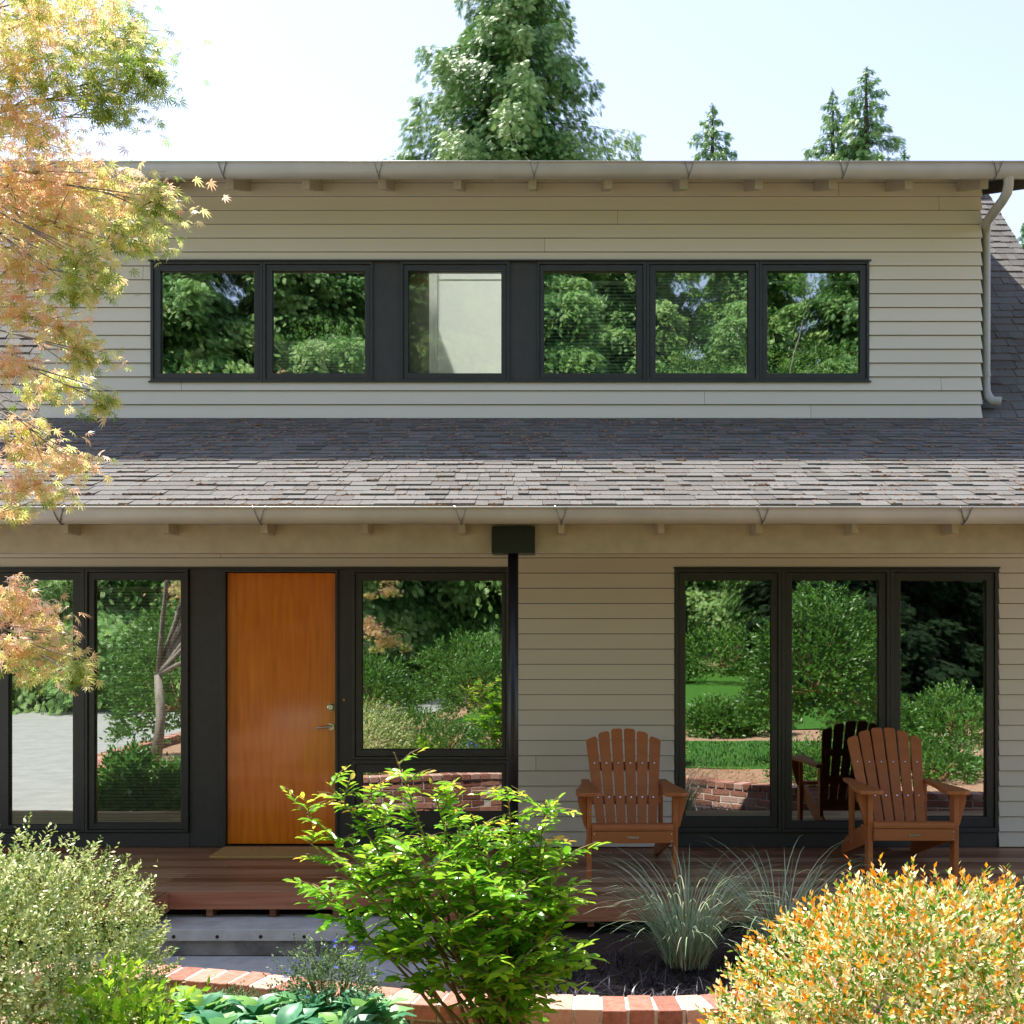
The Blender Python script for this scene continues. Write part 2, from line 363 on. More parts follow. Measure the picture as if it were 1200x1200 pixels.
random.seed(11)
lit = MB()
v = Vector((0, 1, LS)).normalized(); n = Vector((0, -LS, 1)).normalized()
m = MB(); shingle_field(m, [(XL-.3, 5.0)], (0, -2.02, porch_z(6.98)), v, n, 2.91*LN+.02, .13, lit, .75)
pr = hb(m, 'porch_roof', 'shingle')
m = MB()
m.prism([(-2.0, porch_z(7.0)-.004), (UY+.02, porch_z(UY+9.02)-.004), (UY+.02, porch_z(UY+9.02)-.034), (-2.0, porch_z(7)-.034)], (XL-.3, 0, 0), (0, 1, 0), (0, 0, 1), (1, 0, 0), 5.0-XL+.3)
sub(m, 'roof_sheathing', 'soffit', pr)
# main roof (45 degrees), only either side of the dormer
BZ = porch_z(9.9)
v2 = Vector((0, 1, 1)).normalized(); n2 = Vector((0, -1, 1)).normalized()
for rg in ((XL-.3, DX0), (DX1+.012, 5.0)):
    m = MB(); shingle_field(m, [rg], (0, .9, BZ+.0), v2, n2, 3.2*sqrt(2), .13, lit, .75)
    mr_ = hb(m, 'main_roof', 'shingle')
m = MB()
RY = 4.1; RZ = BZ+3.2
for a, b in ((XL-.3, DX0), (DX1+.006, 5.0)):
    m.prism([(.9, BZ-.006), (RY, RZ-.006), (RY, RZ-.046), (.9, BZ-.046)], (a, 0, 0), (0, 1, 0), (0, 0, 1), (1, 0, 0), b-a)
m.prism([(RY+.001, RZ-.006), (8.6, RZ-4.506), (8.6, RZ-4.546), (RY+.001, RZ-.046)], (XL-.3, 0, 0), (0, 1, 0), (0, 0, 1), (1, 0, 0), 5.0-XL+.3)
m.prism([(UY+.02, BZ-.0), (1.2, BZ-.0), (1.2, BZ-.03), (UY+.02, BZ-.03)], (DX0, 0, 0), (0, 1, 0), (0, 0, 1), (1, 0, 0), .02)
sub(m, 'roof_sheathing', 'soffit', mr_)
for a, b in ((XL-.33, DX0), (DX1, 5.03)):
    x = a; m = MB()
    while x < b:
        m.box(x, min(x+.22, b), RY-.13, RY+.13, RZ+.0, RZ+.03); x += .2
    sub(m, 'ridge_cap', 'shingle', mr_)
tag(lit.build('roof_litter', M['litter']), 'brown fallen needles and leaf scraps caught along the shingle edges', 'leaf litter', kind='stuff')
# dormer roof
DS = .34
def dz(d): return 5.445+DS*(d-9.27)
m = MB()
hole = (UX(441), UX(590)+.05, .80, 2.4)          # unseen skylight opening, added to light the room behind the third window
xs = [-4.95, hole[0], hole[1], 4.35]; ss = [0, hole[2], hole[3], 13.2-9.27]
for i in range(3):
    for j in range(3):
        if i == 1 and j == 1: continue
        d0, d1 = 9.27+ss[j], 9.27+ss[j+1]
        m.prism([(d0-9, dz(d0)), (d1-9, dz(d1)), (d1-9, dz(d1)-.035), (d0-9, dz(d0)-.035)], (xs[i], 0, 0), (0, 1, 0), (0, 0, 1), (1, 0, 0), xs[i+1]-xs[i])
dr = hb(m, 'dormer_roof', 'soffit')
m = MB(); shingle_field(m, [(-4.95, hole[0]-.05), (hole[1]+.05, 4.35)], (0, .27, dz(9.27)+.003), Vector((0, 1, DS)).normalized(), Vector((0, -DS, 1)).normalized(), 3.9*sqrt(1+DS*DS), .2)
sub(m, 'shingles', 'shingle', dr)
for X in (-4.95, 4.32):
    m = MB(); m.prism([(.3, dz(9.3)-.036), (4.0, dz(13)-.036), (4.0, dz(13)-.17), (.3, dz(9.3)-.13)], (X, 0, 0), (0, 1, 0), (0, 0, 1), (1, 0, 0), .03)
    sub(m, 'barge_board', 'trim', dr)
# rafters, upper
for px in (182, 270, 359, 448, 536, 624, 713, 801, 889, 975, 1064, 1152):
    X = (px-640)/F*9.36; m = MB()
    top0 = dz(9.33)-.037; top1 = dz(9.88)-.037
    m.prism([(.33, top0), (.875, top1), (.875, top1-.155), (.33, top0-.155)], (X-.032, 0, 0), (0, 1, 0), (0, 0, 1), (1, 0, 0), .064)
    hb(m, 'rafter_tail', 'trim')
m = MB(); m.box(-4.95, 4.35, .285, .31, dz(9.3)-.115, dz(9.3)-.037); hb(m, 'fascia', 'trim')
# rafters, lower
for px in (-160, -42, 75, 193, 309, 427, 541, 658, 775, 890, 1003, 1120, 1236, 1352, 1470):
    X = (px-640)/F*7.1; m = MB()
    a = porch_z(7.12)-.036; b = porch_z(8.98)-.036
    m.prism([(-1.89, a), (-.02, b), (-.02, b-.125), (-1.7, a-.055), (-1.89, a-.125)][:1]+[(-.02, b), (-.02, b-.13), (-1.705, b-.13-.37*1.685), (-1.705, a-.172), (-1.89, a-.172)], (X-.02, 0, 0), (0, 1, 0), (0, 0, 1), (1, 0, 0), .04)
    hb(m, 'rafter_tail', 'trim')
m = MB(); m.box(XL-.3, 5.0, -1.965, -1.94, porch_z(7.04)-.12, porch_z(7.04)-.037); hb(m, 'fascia', 'trim')
# beam on the post
BT, BB = 1.653+131/F*7.3, 1.653+97/F*7.3
m = MB(); m.box(XL, 5.0, -1.7, -1.6, BB, BT); hb(m, 'porch_beam', 'trim', bevel=.004)
m = MB(); m.box((576-640)/F*7.24, (627-640)/F*7.24, -1.76, -1.54, BB-.005, EYE+128/F*7.24)
br = hb(m, 'post_bracket', 'post', bevel=.003)
px0 = (601-640)/F*7.3
for dx in (-.09, .09):
    for dz_ in (.035, .13):
        m = MB(); m.tube([(px0+dx, -1.767, BB+dz_), (px0+dx, -1.757, BB+dz_)], .009, 8); sub(m, 'bolt', 'post', br)
m = MB(); m.tube([(px0, -1.65, .002), (px0, -1.65, BB-.004)], .034, 20); po = hb(m, 'porch_post', 'post', smooth=False)
for f_ in po.data.polygons: f_.use_smooth = len(f_.vertices) == 4
m = MB(); m.tube([(px0, -1.65, .0005), (px0, -1.65, .012)], .07, 20); sub(m, 'base_plate', 'post', po)

# gutters
def gutter(name, x0, x1, Yb, zt, wdt, dep, hang_px, dd):
    prof = []
    for i in range(15):
        a = pi*i/14; prof.append((Yb-wdt/2+wdt/2*cos(a), zt-dep*sin(a)**.8))
    prof = [(Yb, zt+.012)]+prof
    bead = [(Yb-wdt+.007*cos(q)-.002, zt+.004+.007*sin(q)) for q in np.linspace(pi*1.3, -pi*.6, 8)]
    pr2 = prof+bead
    m = MB(); k = len(pr2)
    vs = [(x, y, z) for x in (x0, x1) for y, z in pr2]
    m.add(vs, [(i, i+1, k+i+1, k+i) for i in range(k-1)], .5)
    for x in (x0, x1): m.add([(x, y, z) for y, z in prof[1:]], [tuple(range(len(prof)-1))], .5)
    g_ = hb(m, name, 'gutter'); g_.data.shade_smooth()
    sm = g_.modifiers.new('solid', 'SOLIDIFY'); sm.thickness = .0025; sm.offset = 1
    for px in hang_px:
        X = (px-640)/F*dd; m = MB()
        o = .003
        m.tube([(X, Yb-wdt/2+wdt/2*cos(a), zt-dep*sin(a)**.8-.004) for a in np.linspace(.15*pi, .62*pi, 7)], .0035, 6)
        a = .62*pi; y1, z1 = Yb-wdt/2+wdt/2*cos(a)-.003, zt-dep*sin(a)**.8-.003
        ym, zm = Yb-wdt/2+wdt/2*cos(.8*pi)-.004, zt-dep*sin(.8*pi)**.8-.002
        for s in (-1, 1): m.tube([(X, y1, z1), (X+s*.012, ym, zm), (X+s*.035, Yb-wdt-.008, zt+.006), (X+s*.04, Yb-wdt+.006, zt+.014)], .0032, 6)
        sub(m, 'gutter_hanger', 'wire', g_)
    return g_
gutter('porch_gutter', XL-.35, 5.05, -1.967, 1.653+149.5/F*6.908, .125, .088, (67, 303, 540, 658, 895, 1133), 6.9)
gutter('dormer_gutter', -5.0, 4.4, .283, 1.653+555.3/F*9.15, .13, .1, (78, 260, 443, 626, 808, 990, 1170), 9.15)
# joints in the gutter
# downpipe
m = MB()
pts = [P(1182, 196, 9.22), P(1182, 206, 9.23), P(1182, 216, 9.25), P(1180, 226, 9.28), P(1175, 235, 9.33), P(1164, 250, 9.6), P(1158, 258, 9.78), P(1155.5, 266, 9.9), P(1155, 276, 9.95), P(1155, 300, 9.96), P(1155, 440, 9.96), P(1155, 450, 9.96), P(1155.5, 459, 9.95), P(1158, 466, 9.93), P(1163, 470, 9.91), P(1173, 471, 9.88)]
rr = [.042 if i % 2 and i < 9 or i > 11 and i % 2 else .039 for i in range(len(pts))]
m.tube(pts, rr, 14); dp = hb(m, 'downpipe', 'gutter', smooth=True)
for py in (275, 440):
    m = MB(); q = P(1155, py, 9.96); m.tube([q-Vector((0, 0, .012)), q+Vector((0, 0, .012))], .044, 14); m.box(q.x-.07, q.x, q.y-.006, q.y+.006, q.z-.012, q.z+.012); sub(m, 'pipe_strap', 'gutter', dp)

# --- windows
def ring(mb, x0, x1, z0, z1, w_, ya, yb, wb=None):
    wb = w_ if wb is None else wb
    mb.box(x0, x1, ya, yb, z1-w_, z1); mb.box(x0, x1, ya, yb, z0, z0+wb)
    mb.box(x0, x0+w_, ya, yb, z0+wb, z1-w_); mb.box(x1-w_, x1, ya, yb, z0+wb, z1-w_)
def window(x0, x1, z0, z1, px0, px1, pz0, pz1, Y, gm='glass', blind=None, lab=None, y_out=-.02):
    m = MB(); fr = .30
    lx, rx, bz, tz = px0-x0, x1-px1, pz0-z0, z1-pz1
    a = (x0+lx*fr, x1-rx*fr, z0+bz*fr, z1-tz*fr)
    # outer frame
    for (bx0, bx1, bz0, bz1) in ((x0, a[0], z0, z1), (a[1], x1, z0, z1), (a[0], a[1], z0, a[2]), (a[0], a[1], a[3], z1)):
        m.box(bx0, bx1, Y+y_out, Y+.10, bz0, bz1)
    fo = hb(m, 'window', 'dark', bevel=.002)
    if lab: fo['label'] = lab
    g_ = .003; m = MB()
    for (bx0, bx1, bz0, bz1) in ((a[0]+g_, px0, a[2]+g_, a[3]-g_), (px1, a[1]-g_, a[2]+g_, a[3]-g_), (px0, px1, a[2]+g_, pz0), (px0, px1, pz1, a[3]-g_)):
        m.box(bx0, bx1, Y+y_out+.014, Y+.08, bz0, bz1)
    sub(m, 'sash', 'dark', fo, bevel=.002)
    m = MB(); yy = Y+.03
    m.add([(px0-.005, yy, pz0-.005), (px1+.005, yy, pz0-.005), (px1+.005, yy, pz1+.005), (px0-.005, yy, pz1+.005)], [(0, 1, 2, 3)])
    sub(m, 'pane', gm, fo)
    m = MB(); ring(m, px0-.001, px1+.001, pz0-.001, pz1+.001, .006, Y+.018, Y+.029); sub(m, 'gasket', 'post', fo)
    if blind:
        b0, b1, ang, sp = blind; m = MB(); z = b0
        while z < b1:
            dy = .0125*cos(ang); dzz = .0125*sin(ang)
            m.add([(px0-.004, Y+.065-dy, z-dzz), (px1+.004, Y+.065-dy, z-dzz), (px1+.004, Y+.065+dy, z+dzz), (px0-.004, Y+.065+dy, z+dzz)], [(0, 1, 2, 3)], .5)
            z += sp
        m.box(px0-.004, px1+.004, Y+.052, Y+.078, b1, b1+.02)
        sub(m, 'blind', 'blind', fo)
    return fo
# upper row
UW = [(177, 308, 188, 298, None), (308.5, 437, 319, 428, (UZ(437), UZ(401), 1.2, .025)), (470, 597, 478, 588, None), (630, 757, 637, 746, (UZ(437), UZ(330), .8, .03)), (757.5, 889, 768, 877, (UZ(437), UZ(318), 1.2, .026)), (889.5, 1018, 899, 1008, (UZ(437), UZ(330), .3, .034))]
for i, (a, b, c, d, bl) in enumerate(UW):
    window(UX(a), UX(b), UZ(447), UZ(307), UX(c), UX(d), UZ(437.5), UZ(317.5), UY, gm='glassclear' if i == 2 else 'glass', blind=bl)
for a, b in ((437, 470), (597, 630)):
    m = MB(); m.box(UX(a), UX(b), UY+.0, UY+.06, UZ(447), UZ(307)); hb(m, 'infill_panel', 'darkpanel')
m = MB(); m.box(UX(175), UX(1020), UY-.035, UY+.0, UZ(307), UZ(305.5)); m.box(UX(175), UX(1020), UY-.032, UY, UZ(448.5), UZ(447)); hb(m, 'window_flashing', 'dark')
# lower left assembly
def lw(a, b, y0, y1, c, d, e, f, **k): return window(LX(a), LX(b), LZ(y1), LZ(y0), LX(c), LX(d), LZ(f), LZ(e), 0, **k)
lw(-190, -12, 667, 990, -150, -30, 679, 967, blind=(LZ(967), LZ(690), 1.15, .026))
lw(-11.5, 100, 667, 975, 10, 85.5, 679, 967, blind=(LZ(967), LZ(690), 1.15, .026))
lw(100.5, 221, 667, 975, 110.5, 212, 679, 965, blind=(LZ(965), LZ(690), .9, .026))
lw(413, 595, 667, 890, 424, 588.5, 679.5, 878.5)
lw(413, 595, 890.5, 980, 424, 588.5, 905, 952)
for q in ((LX(222), LX(259), .006, .09, .004, LZ(667)), (LX(-200), LX(221.8), .0, .09, .004, LZ(976)), (LX(396), LX(412.5), .006, .09, .004, LZ(667)), (LX(413), LX(595), 0, .09, .004, LZ(980.5)), (-5.6, LX(-200)-.001, .006, .09, .004, LZ(667))):
    m = MB(); m.box(*q); hb(m, 'infill_panel', 'darkpanel')
m = MB(); m.box(-5.6, LX(595), -.024, .1, LZ(666.8), LZ(664.6)); hb(m, 'head_trim', 'dark')
# door
m = MB(); m.box(LX(259), LX(264.4), -.012, .1, .004, LZ(667)); m.box(LX(393), LX(396), -.012, .1, .004, LZ(667)); m.box(LX(264.4), LX(393), -.012, .1, LZ(670.5), LZ(667)); m.box(LX(262), LX(394), -.03, .1, -.004, .012)
hb(m, 'door_frame', 'dark', bevel=.002)
m = MB(); m.box(LX(265.2), LX(392), .03, .075, .022, LZ(671.3)); door = hb(m, 'door', 'door', bevel=.002)
m = MB(); c = (LX(387), LZ(829)); m.tube([(c[0], .031, c[1]), (c[0], .02, c[1])], .030, 20); m.tube([(c[0], .02, c[1]), (c[0], .012, c[1])], [.028, .02], 20); m.box(c[0]-.003, c[0]+.003, .010, .013, c[1]-.01, c[1]+.01)
sub(m, 'deadbolt', 'chrome', door)
m = MB(); c = (LX(387), LZ(852)); m.tube([(c[0], .031, c[1]), (c[0], .02, c[1])], .027, 20); m.tube([(c[0], .021, c[1]), (c[0], -.02, c[1])], .011, 12)
m.tube([(c[0]+.005, -.02, c[1]), (c[0]-.03, -.022, c[1]), (c[0]-.075, -.02, c[1]-.004), (c[0]-.1, -.014, c[1]-.006)], [.011, .010, .009, .007], 10)
sub(m, 'door_handle', 'chrome', door)
m = MB(); m.tube([(LX(403), .005, LZ(820)), (LX(403), -.004, LZ(820))], .011, 12); hb(m, 'doorbell', 'amber')
# lower right assembly
lw(791, 915, 667, 975, 803, 904, 679.5, 957.5)
lw(915.5, 1042, 667, 975, 928, 1030, 679.5, 963)
lw(1042.5, 1169, 667, 975, 1055, 1156, 680, 957.5)
m = MB(); m.box(LX(790), LX(1170), 0, .09, .004, LZ(975.5)); hb(m, 'infill_panel', 'darkpanel')
m = MB(); m.box(LX(789), LX(1171), -.024, .1, LZ(666.6), LZ(664.6)); hb(m, 'head_trim', 'dark')
# shell: side, back walls, floors, partitions
m = MB()
for X in (XL, XR-.14):
    m.prism([(0, -.44), (0, 3.05), (.9, BZ-.05), (RY, RZ-.06), (8, RZ-3.96), (8, -.44)], (X, 0, 0), (0, 1, 0), (0, 0, 1), (1, 0, 0), .14)
m.box(XL+.14, XR-.14, 7.86, 8, -.44, RZ-3.9)
hb(m, 'side_wall', 'siding')
m = MB(); m.box(XL+.15, XR-.15, .15, 7.85, -.3, -.002); m.box(XL+.15, XR-.15, .15, 7.85, 2.55, 2.75); m.box(XL+.15, XR-.15, 3.6, 3.7, 0, 2.54)
m.box(LX(395), LX(405), .15, 3.59, 0, 2.54); m.box(DX0+.13, DX1-.13, 3.0, 3.08, 2.76, 6.2)
m.box(LX(700), LX(706), .15, 3.59, 0, 2.54)
hb(m, 'interior_wall', 'interior')
for px in (438, 612):
    m = MB(); m.prism([(UY+.122, 3.4), (3.0, 3.4), (3.0, dz(12)-.05), (UY+.122, dz(UY+9.122)-.05)], (UX(px), 0, 0), (0, 1, 0), (0, 0, 1), (1, 0, 0), .04); hb(m, 'interior_wall', 'white')  # partitions added to keep skylight sun off the neighbouring windows
m = MB(); X0, X1 = UX(505), UX(600); m2 = MB(); m2.box(UX(443)+.03, X0-.031, UY+.15, UY+.157, 3.4, 5.6); hb(m2, 'sun_block_screen', 'soffit')  # opaque sheet added to block skylight sun and darken this window strip
m.box(X0+.045, UX(611), UY+.15, UY+.157, 3.4, 5.6); m.box(X0+.045, X1, UY+.135, UY+.149, UZ(322)-.01, UZ(322)+.005)  # white sheet made translucent so skylight sun brightens the window
m.tube([(X0+.005, UY+.16, 3.3), (X0+.005, UY+.16, 5.6)], .036, 16)
hb(m, 'backlit_screen', 'frost')
# objects seen inside
t = empty('wooden_table', (LX(450), .55, 0), label='low wooden table with an orange edge inside the window beside the front door', cat='table')
m = MB(); m.box(-.33, .2, -.25, .25, .70, .76); m.build('table_top', M['amber'], t, bevel=.004)
for sx in (-.28, .15):
    for sy in (-.2, .2):
        m = MB(); m.box(sx-.03, sx+.03, sy-.03, sy+.03, 0, .7); m.build('leg', M['amber'], t)
t = empty('lamp_stand_in', (LX(850)*1.05, .5, 1.08), label='small amber frame standing in for a lit lamp inside the left porch window pane', cat='frame')
m = MB(); ring(m, -.14, .14, 0, .28, .025, 0, .03); m.build('frame', M['amber'], t)  # amber frame stands in for the lit lamp behind the glass
m = MB(); m.box(-.115, .115, .008, .015, .025, .255); m.build('lamp_face', M['mat'], t)
m = MB(); m.box(-.15, .15, -.02, .06, -.03, -.001); tag(m.build('shelf_board', M['interior'], t))

# ------------------------------------------------------------------ deck and steps
deck = empty('porch_deck', (0, 0, -.45), label='reddish brown hardwood porch deck with a notch for the entry steps', cat='deck')
SX0, SX1 = (200-640)/F*7.46, -.72
random.seed(3)
m = MB(); y = -.004; bw = .1405
while y > -1.82:
    ya = y-bw+.005
    if ya < -1.56: rngs = [(XL-.1, SX0-.02), (SX1+.02, 5.0)]
    else: rngs = [(XL-.1, 5.0)]
    for a, b in rngs:
        x = a
        while x < b:
            e = min(x+random.uniform(2.2, 4.2), b)
            if b-e < .4: e = b
            m.box(x, e-.002, ya, y, -.028, 0, random.random()); x = e
    y -= bw
m.build('deck_boards', M['deck'], deck, org=HO, bevel=.003)
yf = y+.003
m = MB()
m.box(XL-.1, SX0-.022, yf-.022, yf, -.122, -.004, .3); m.box(SX1+.022, 1.9, yf-.022, yf, -.122, -.004, .5); m.box(1.904, 5.0, yf-.022, yf, -.122, -.004, .7)
m.build('fascia_board', M['deckred'], deck, org=HO, bevel=.003)
yn = -1.568
m = MB(); m.box(SX0, SX1, yn-.0, yn+.02, -.112, -.004, .9); m.box(SX0-.02, SX0, yf-.02, yn+.02, -.122, -.005, .3); m.box(SX1, SX1+.02, yf-.02, yn+.02, -.122, -.005, .4)
m.build('notch_board', M['deckred'], deck, org=HO)
m = MB(); x = XL
while x < 5: m.box(x, x+.04, yf+.03 if not SX0-.05 < x < SX1+.05 else yn+.024, -.02, -.165, -.03); x += .41
m.build('joists', M['deck'], deck, org=HO)
m = MB(); m.box(XL, 5, -.6, -.5, -.45, -.175); m.build('underdeck_shade', M['soil'], deck, org=HO)  # dark sheet painted in for the shaded void under the deck

steps = empty('concrete_steps', ((SX0+SX1)/2, -1.85, -.45), label='two weathered grey concrete steps below the front door', cat='steps')
so_ = (steps.location.x, -1.85, -.45)
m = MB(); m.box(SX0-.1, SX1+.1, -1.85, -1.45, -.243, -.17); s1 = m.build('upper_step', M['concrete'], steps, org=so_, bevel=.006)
for i in range(7):
    X = SX0+.12+i*.27; m = MB()
    m.tube([(X, -1.8545, -.215), (X, -1.848, -.215)], .011, 10)
    m.build('bolt', M['soil'], s1, org=so_)
m = MB(); m.box(SX0-.05, SX1+.05, -1.82, -1.5, -.34, -.243); m.build('lower_step', M['concretedark'], steps, org=so_, bevel=.004)
m = MB(); m.box(SX0-.5, SX1+.45, -2.35, -1.5, -.44, -.345); tag(m.build('paved_path', M['concrete'], bevel=.004), kind='structure')

m = MB(); a = GX(262, 1003.5, 0); b = GX(388, 1003.5, 0)
m.box(LX(265), b.x+.03, -.46, -.06, .001, .018)
tag(m.build('doormat', M['mat'], bevel=.004), 'tan coir doormat lying in front of the orange door', 'doormat')

# ------------------------------------------------------------------ adirondack chairs
def rounded(x0, x1, z0, z1, r=.02): return [(x0, z0), (x1, z0), (x1, z1-r), (x1-r*.3, z1-r*.3), (x1-r, z1), (x0+r, z1), (x0+r*.3, z1-r*.3), (x0, z1-r)]
def make_chair(label, loc, rz):
    t = empty('adirondack_chair', loc, rz, label=label, cat='chair', group='wooden chairs on the porch')
    for s in (-1, 1):
        m = MB(); x0 = s*.277; m.box(min(x0, x0+s*.032), max(x0, x0+s*.032), -.0, .095, 0, .565); m.build('leg', M['chair'], t, bevel=.004)
        m = MB(); m.box(s*.265-.014, s*.265+.014, .60, .68, .12, .58); m.build('leg', M['chair'], t, bevel=.004)
        # arm: broad rounded front, tapering to the back
        o = [(.215, -.045), (.25, -.06), (.33, -.062), (.372, -.04), (.385, .0), (.38, .12), (.35, .3), (.325, .5), (.315, .7), (.255, .7), (.25, .45), (.235, .25), (.213, .1)]
        m = MB(); m.prism([(s*p[0], p[1]) for p in (o if s > 0 else o[::-1])], (0, 0, .566), (1, 0, 0), (0, 1, 0), (0, 0, 1), .027); m.build('armrest', M['chair'], t, bevel=.006)
        # bracket under the arm, outside the leg
        o = [(.31, .565), (.372, .565), (.366, .50), (.345, .43), (.328, .36), (.31, .33)]
        m = MB(); m.prism([(s*p[0], p[1]) for p in (o if s < 0 else o[::-1])], (0, .028, 0), (1, 0, 0), (0, 0, 1), (0, 1, 0), .03); m.build('arm_bracket', M['chair'], t, bevel=.003)
        # side rail running down to the floor behind
        o = [(.0, .245), (.0, .345), (.04, .362), (.3, .30), (.52, .235), (.80, .13), (.93, .05), (.93, .0), (.84, .0), (.5, .1), (.2, .19)]
        m = MB(); m.prism(o, (s*.262-.013, 0, 0), (0, 1, 0), (0, 0, 1), (1, 0, 0), .026); m.build('side_rail', M['chair'], t, bevel=.003)
    m = MB(); m.box(-.276, .276, -.022, .004, .248, .328); ap = m.build('apron', M['chair'], t, bevel=.004)
    for s in (-1, 1):
        for z in (.262, .312): m = MB(); m.tube([(s*.262, -.0225, z), (s*.262, -.026, z)], .006, 8); m.build('screw', M['screw'], ap)
    m = MB(); m.prism([(-.036+.0, -.007), (.036, -.007), (.042, 0), (.036, .007), (-.036, .007), (-.042, 0)], (0, -.0225, .287), (1, 0, 0), (0, 0, 1), (0, -1, 0), .003); m.build('badge', M['screw'], ap)
    m = MB()
    for i in range(6):
        y0 = -.024+i*.088; z0 = .352-i*.0265
        Mx = Matrix.Translation((0, y0, z0)) @ Matrix.Rotation(radians(-16 if i else -4), 4, 'X')
        if i == 0: m.prism([(0, -.02), (.08, -.0), (.08, .022), (.018, .022), (.004, .014), (0, .002)], (-.276, -.024, .352), (0, 1, 0), (0, 0, 1), (1, 0, 0), .552)
        else: m.box(-.25, .25, 0, .078, -.011, .011, M=Mx)
    m.build('seat', M['chair'], t, bevel=.003)
    # fanned back
    O = Vector((0, .44, .24)); V = Vector((0, .36, .74)).normalized(); U = Vector((1, 0, 0)); N = U.cross(V); LEN = .80
    m = MB(); scs = []
    for i in range(6):
        k = i-2.5; bx = k*.072; tx = k*.0965; wb, wt = .031, .0415
        top = LEN-.0105*k*k; dx = tx-bx
        def pt(s_, side): c = bx+dx*s_/LEN; w_ = wb+(wt-wb)*s_/LEN; return (c+side*w_, s_)
        sl = -.5*k*.02
        o = [pt(0, -1), pt(0, 1), (pt(top, 1)[0], top-.014+min(0, -.011*k)*1.0), (pt(top, 1)[0]-.014, top-.002+min(0, -.0085*k)), (pt(top, -1)[0]+.014, top-.002+min(0, .0085*k)), (pt(top, -1)[0], top-.014+min(0, .011*k))]
        m.prism(o, O, U, V, N, .02)
        for s_ in (.26, .52):
            c = O+U*(bx+dx*s_/LEN)+V*s_-N*.0; sc = MB(); scs.append(sc); sc.tube([c+N*(.0005), c-N*.003] if N.y > 0 else [c+N*.0195, c+N*.0225], .0055, 8)
    bk = m.build('backrest', M['chair'], t, bevel=.004)
    for sc in scs: sc.build('screw', M['screw'], bk)
    m = MB()
    off = .0 if N.y < 0 else .021
    for s_, hw in ((.25, .25), (.51, .235), (.02, .24)):
        c = O+V*s_+(N*.021 if N.y > 0 else -N*.026); m.prism([(-hw, -.03), (hw, -.03), (hw, .03), (-hw, .03)], c, U, V, N, .024)
    m.build('back_rail', M['chair'], t, bevel=.003)
    return t
make_chair('terracotta slatted adirondack chair in front of the beige siding', (.586, -1.19, .0015), radians(1))
make_chair('terracotta slatted adirondack chair in front of the glass panes, partly behind orange shrub', (2.52, -1.10, .0015), radians(-1))

# ------------------------------------------------------------------ brick garden wall and terrain
def spline(pts, n=12):
    out = []
    for i in range(len(pts)-1):
        p = [Vector(pts[max(0, min(len(pts)-1, j))]) for j in (i-1, i, i+1, i+2)]
        for k in range(n):
            t = k/n; out.append(.5*((2*p[1])+(-p[0]+p[2])*t+(2*p[0]-5*p[1]+4*p[2]-p[3])*t*t+(-p[0]+3*p[1]-3*p[2]+p[3])*t**3))
    out.append(Vector(pts[-1])); return out
WALL = [(-5.85, -15), (-5.85, -10), (-5.85, -6.6), (-5.6, -5.2), (-4.9, -4.35), (-4.1, -3.9), (-3.0, -3.65), (-2.2, -3.62), (-1.47, -3.74), (-.665, -4.02), (0, -4.11), (.7, -4.1), (1.3, -3.85), (1.9, -3.3), (2.6, -2.75), (3.6, -2.4), (5.2, -2.3)]
path = spline([(x, y, 0) for x, y in WALL], 16); pin = path[32:]
ZT = .1
def walk(path, step):
    out = []; acc = 0; nxt = 0
    for a, b in zip(path, path[1:]):
        L = (b-a).length
        while nxt <= acc+L:
            out.append((a.lerp(b, (nxt-acc)/L), (b-a).normalized())); nxt += step
        acc += L
    return out
random.seed(5)
bw_ = empty('brick_garden_wall', (0, -4.1, -.45), label='low curving red brick retaining wall with pale mortar between porch and garden', cat='garden wall')
bo = (0, -4.1, -.45)
m = MB()
def brick(mb, c, tdir, hl, hw, z0, z1, t):
    nrm_ = Vector((-tdir.y, tdir.x, 0)); j = random.uniform(-.002, .002)
    vs = [c+tdir*a*hl+nrm_*(b*hw+j)+Vector((0, 0, z)) for z in (z0, z1+j) for b in (-1, 1) for a in (-1, 1)]
    mb.add(vs, [(0, 2, 3, 1), (4, 5, 7, 6), (0, 1, 5, 4), (2, 6, 7, 3), (0, 4, 6, 2), (1, 3, 7, 5)], t)
for c, td in walk(path, .112):
    brick(m, c, td, .0505, .1, ZT-.062, ZT, random.betavariate(2, 2.2))
m.build('coping_bricks', M['brick'], bw_, org=bo, bevel=.005)
m = MB()
for r in range(6):
    z1 = ZT-.074-r*.075; st = walk(path, .22); sh = .11 if r % 2 else 0
    for i, (c, td) in enumerate(st[:-1]):
        c = c+td*sh
        for s in (-1, 1):
            nv = Vector((-td.y, td.x, 0)); brick(m, c+nv*s*.045, td, .104, .046, z1-.062, z1, random.betavariate(2, 2.2))
m.build('running_bricks', M['brick'], bw_, org=bo, bevel=.004)
m = MB()
for a, b in zip(path, path[1:]):
    td = (b-a).normalized(); nv = Vector((-td.y, td.x, 0)); h = .086
    vs = [p+nv*s*h+Vector((0, 0, z)) for z in (-.44, ZT-.003) for p, s in ((a, -1), (b, -1), (b, 1), (a, 1))]
    m.add(vs, [(4, 5, 6, 7), (0, 1, 5, 4), (2, 3, 7, 6)], .5)
m.build('mortar', M['mortar'], bw_, org=bo)
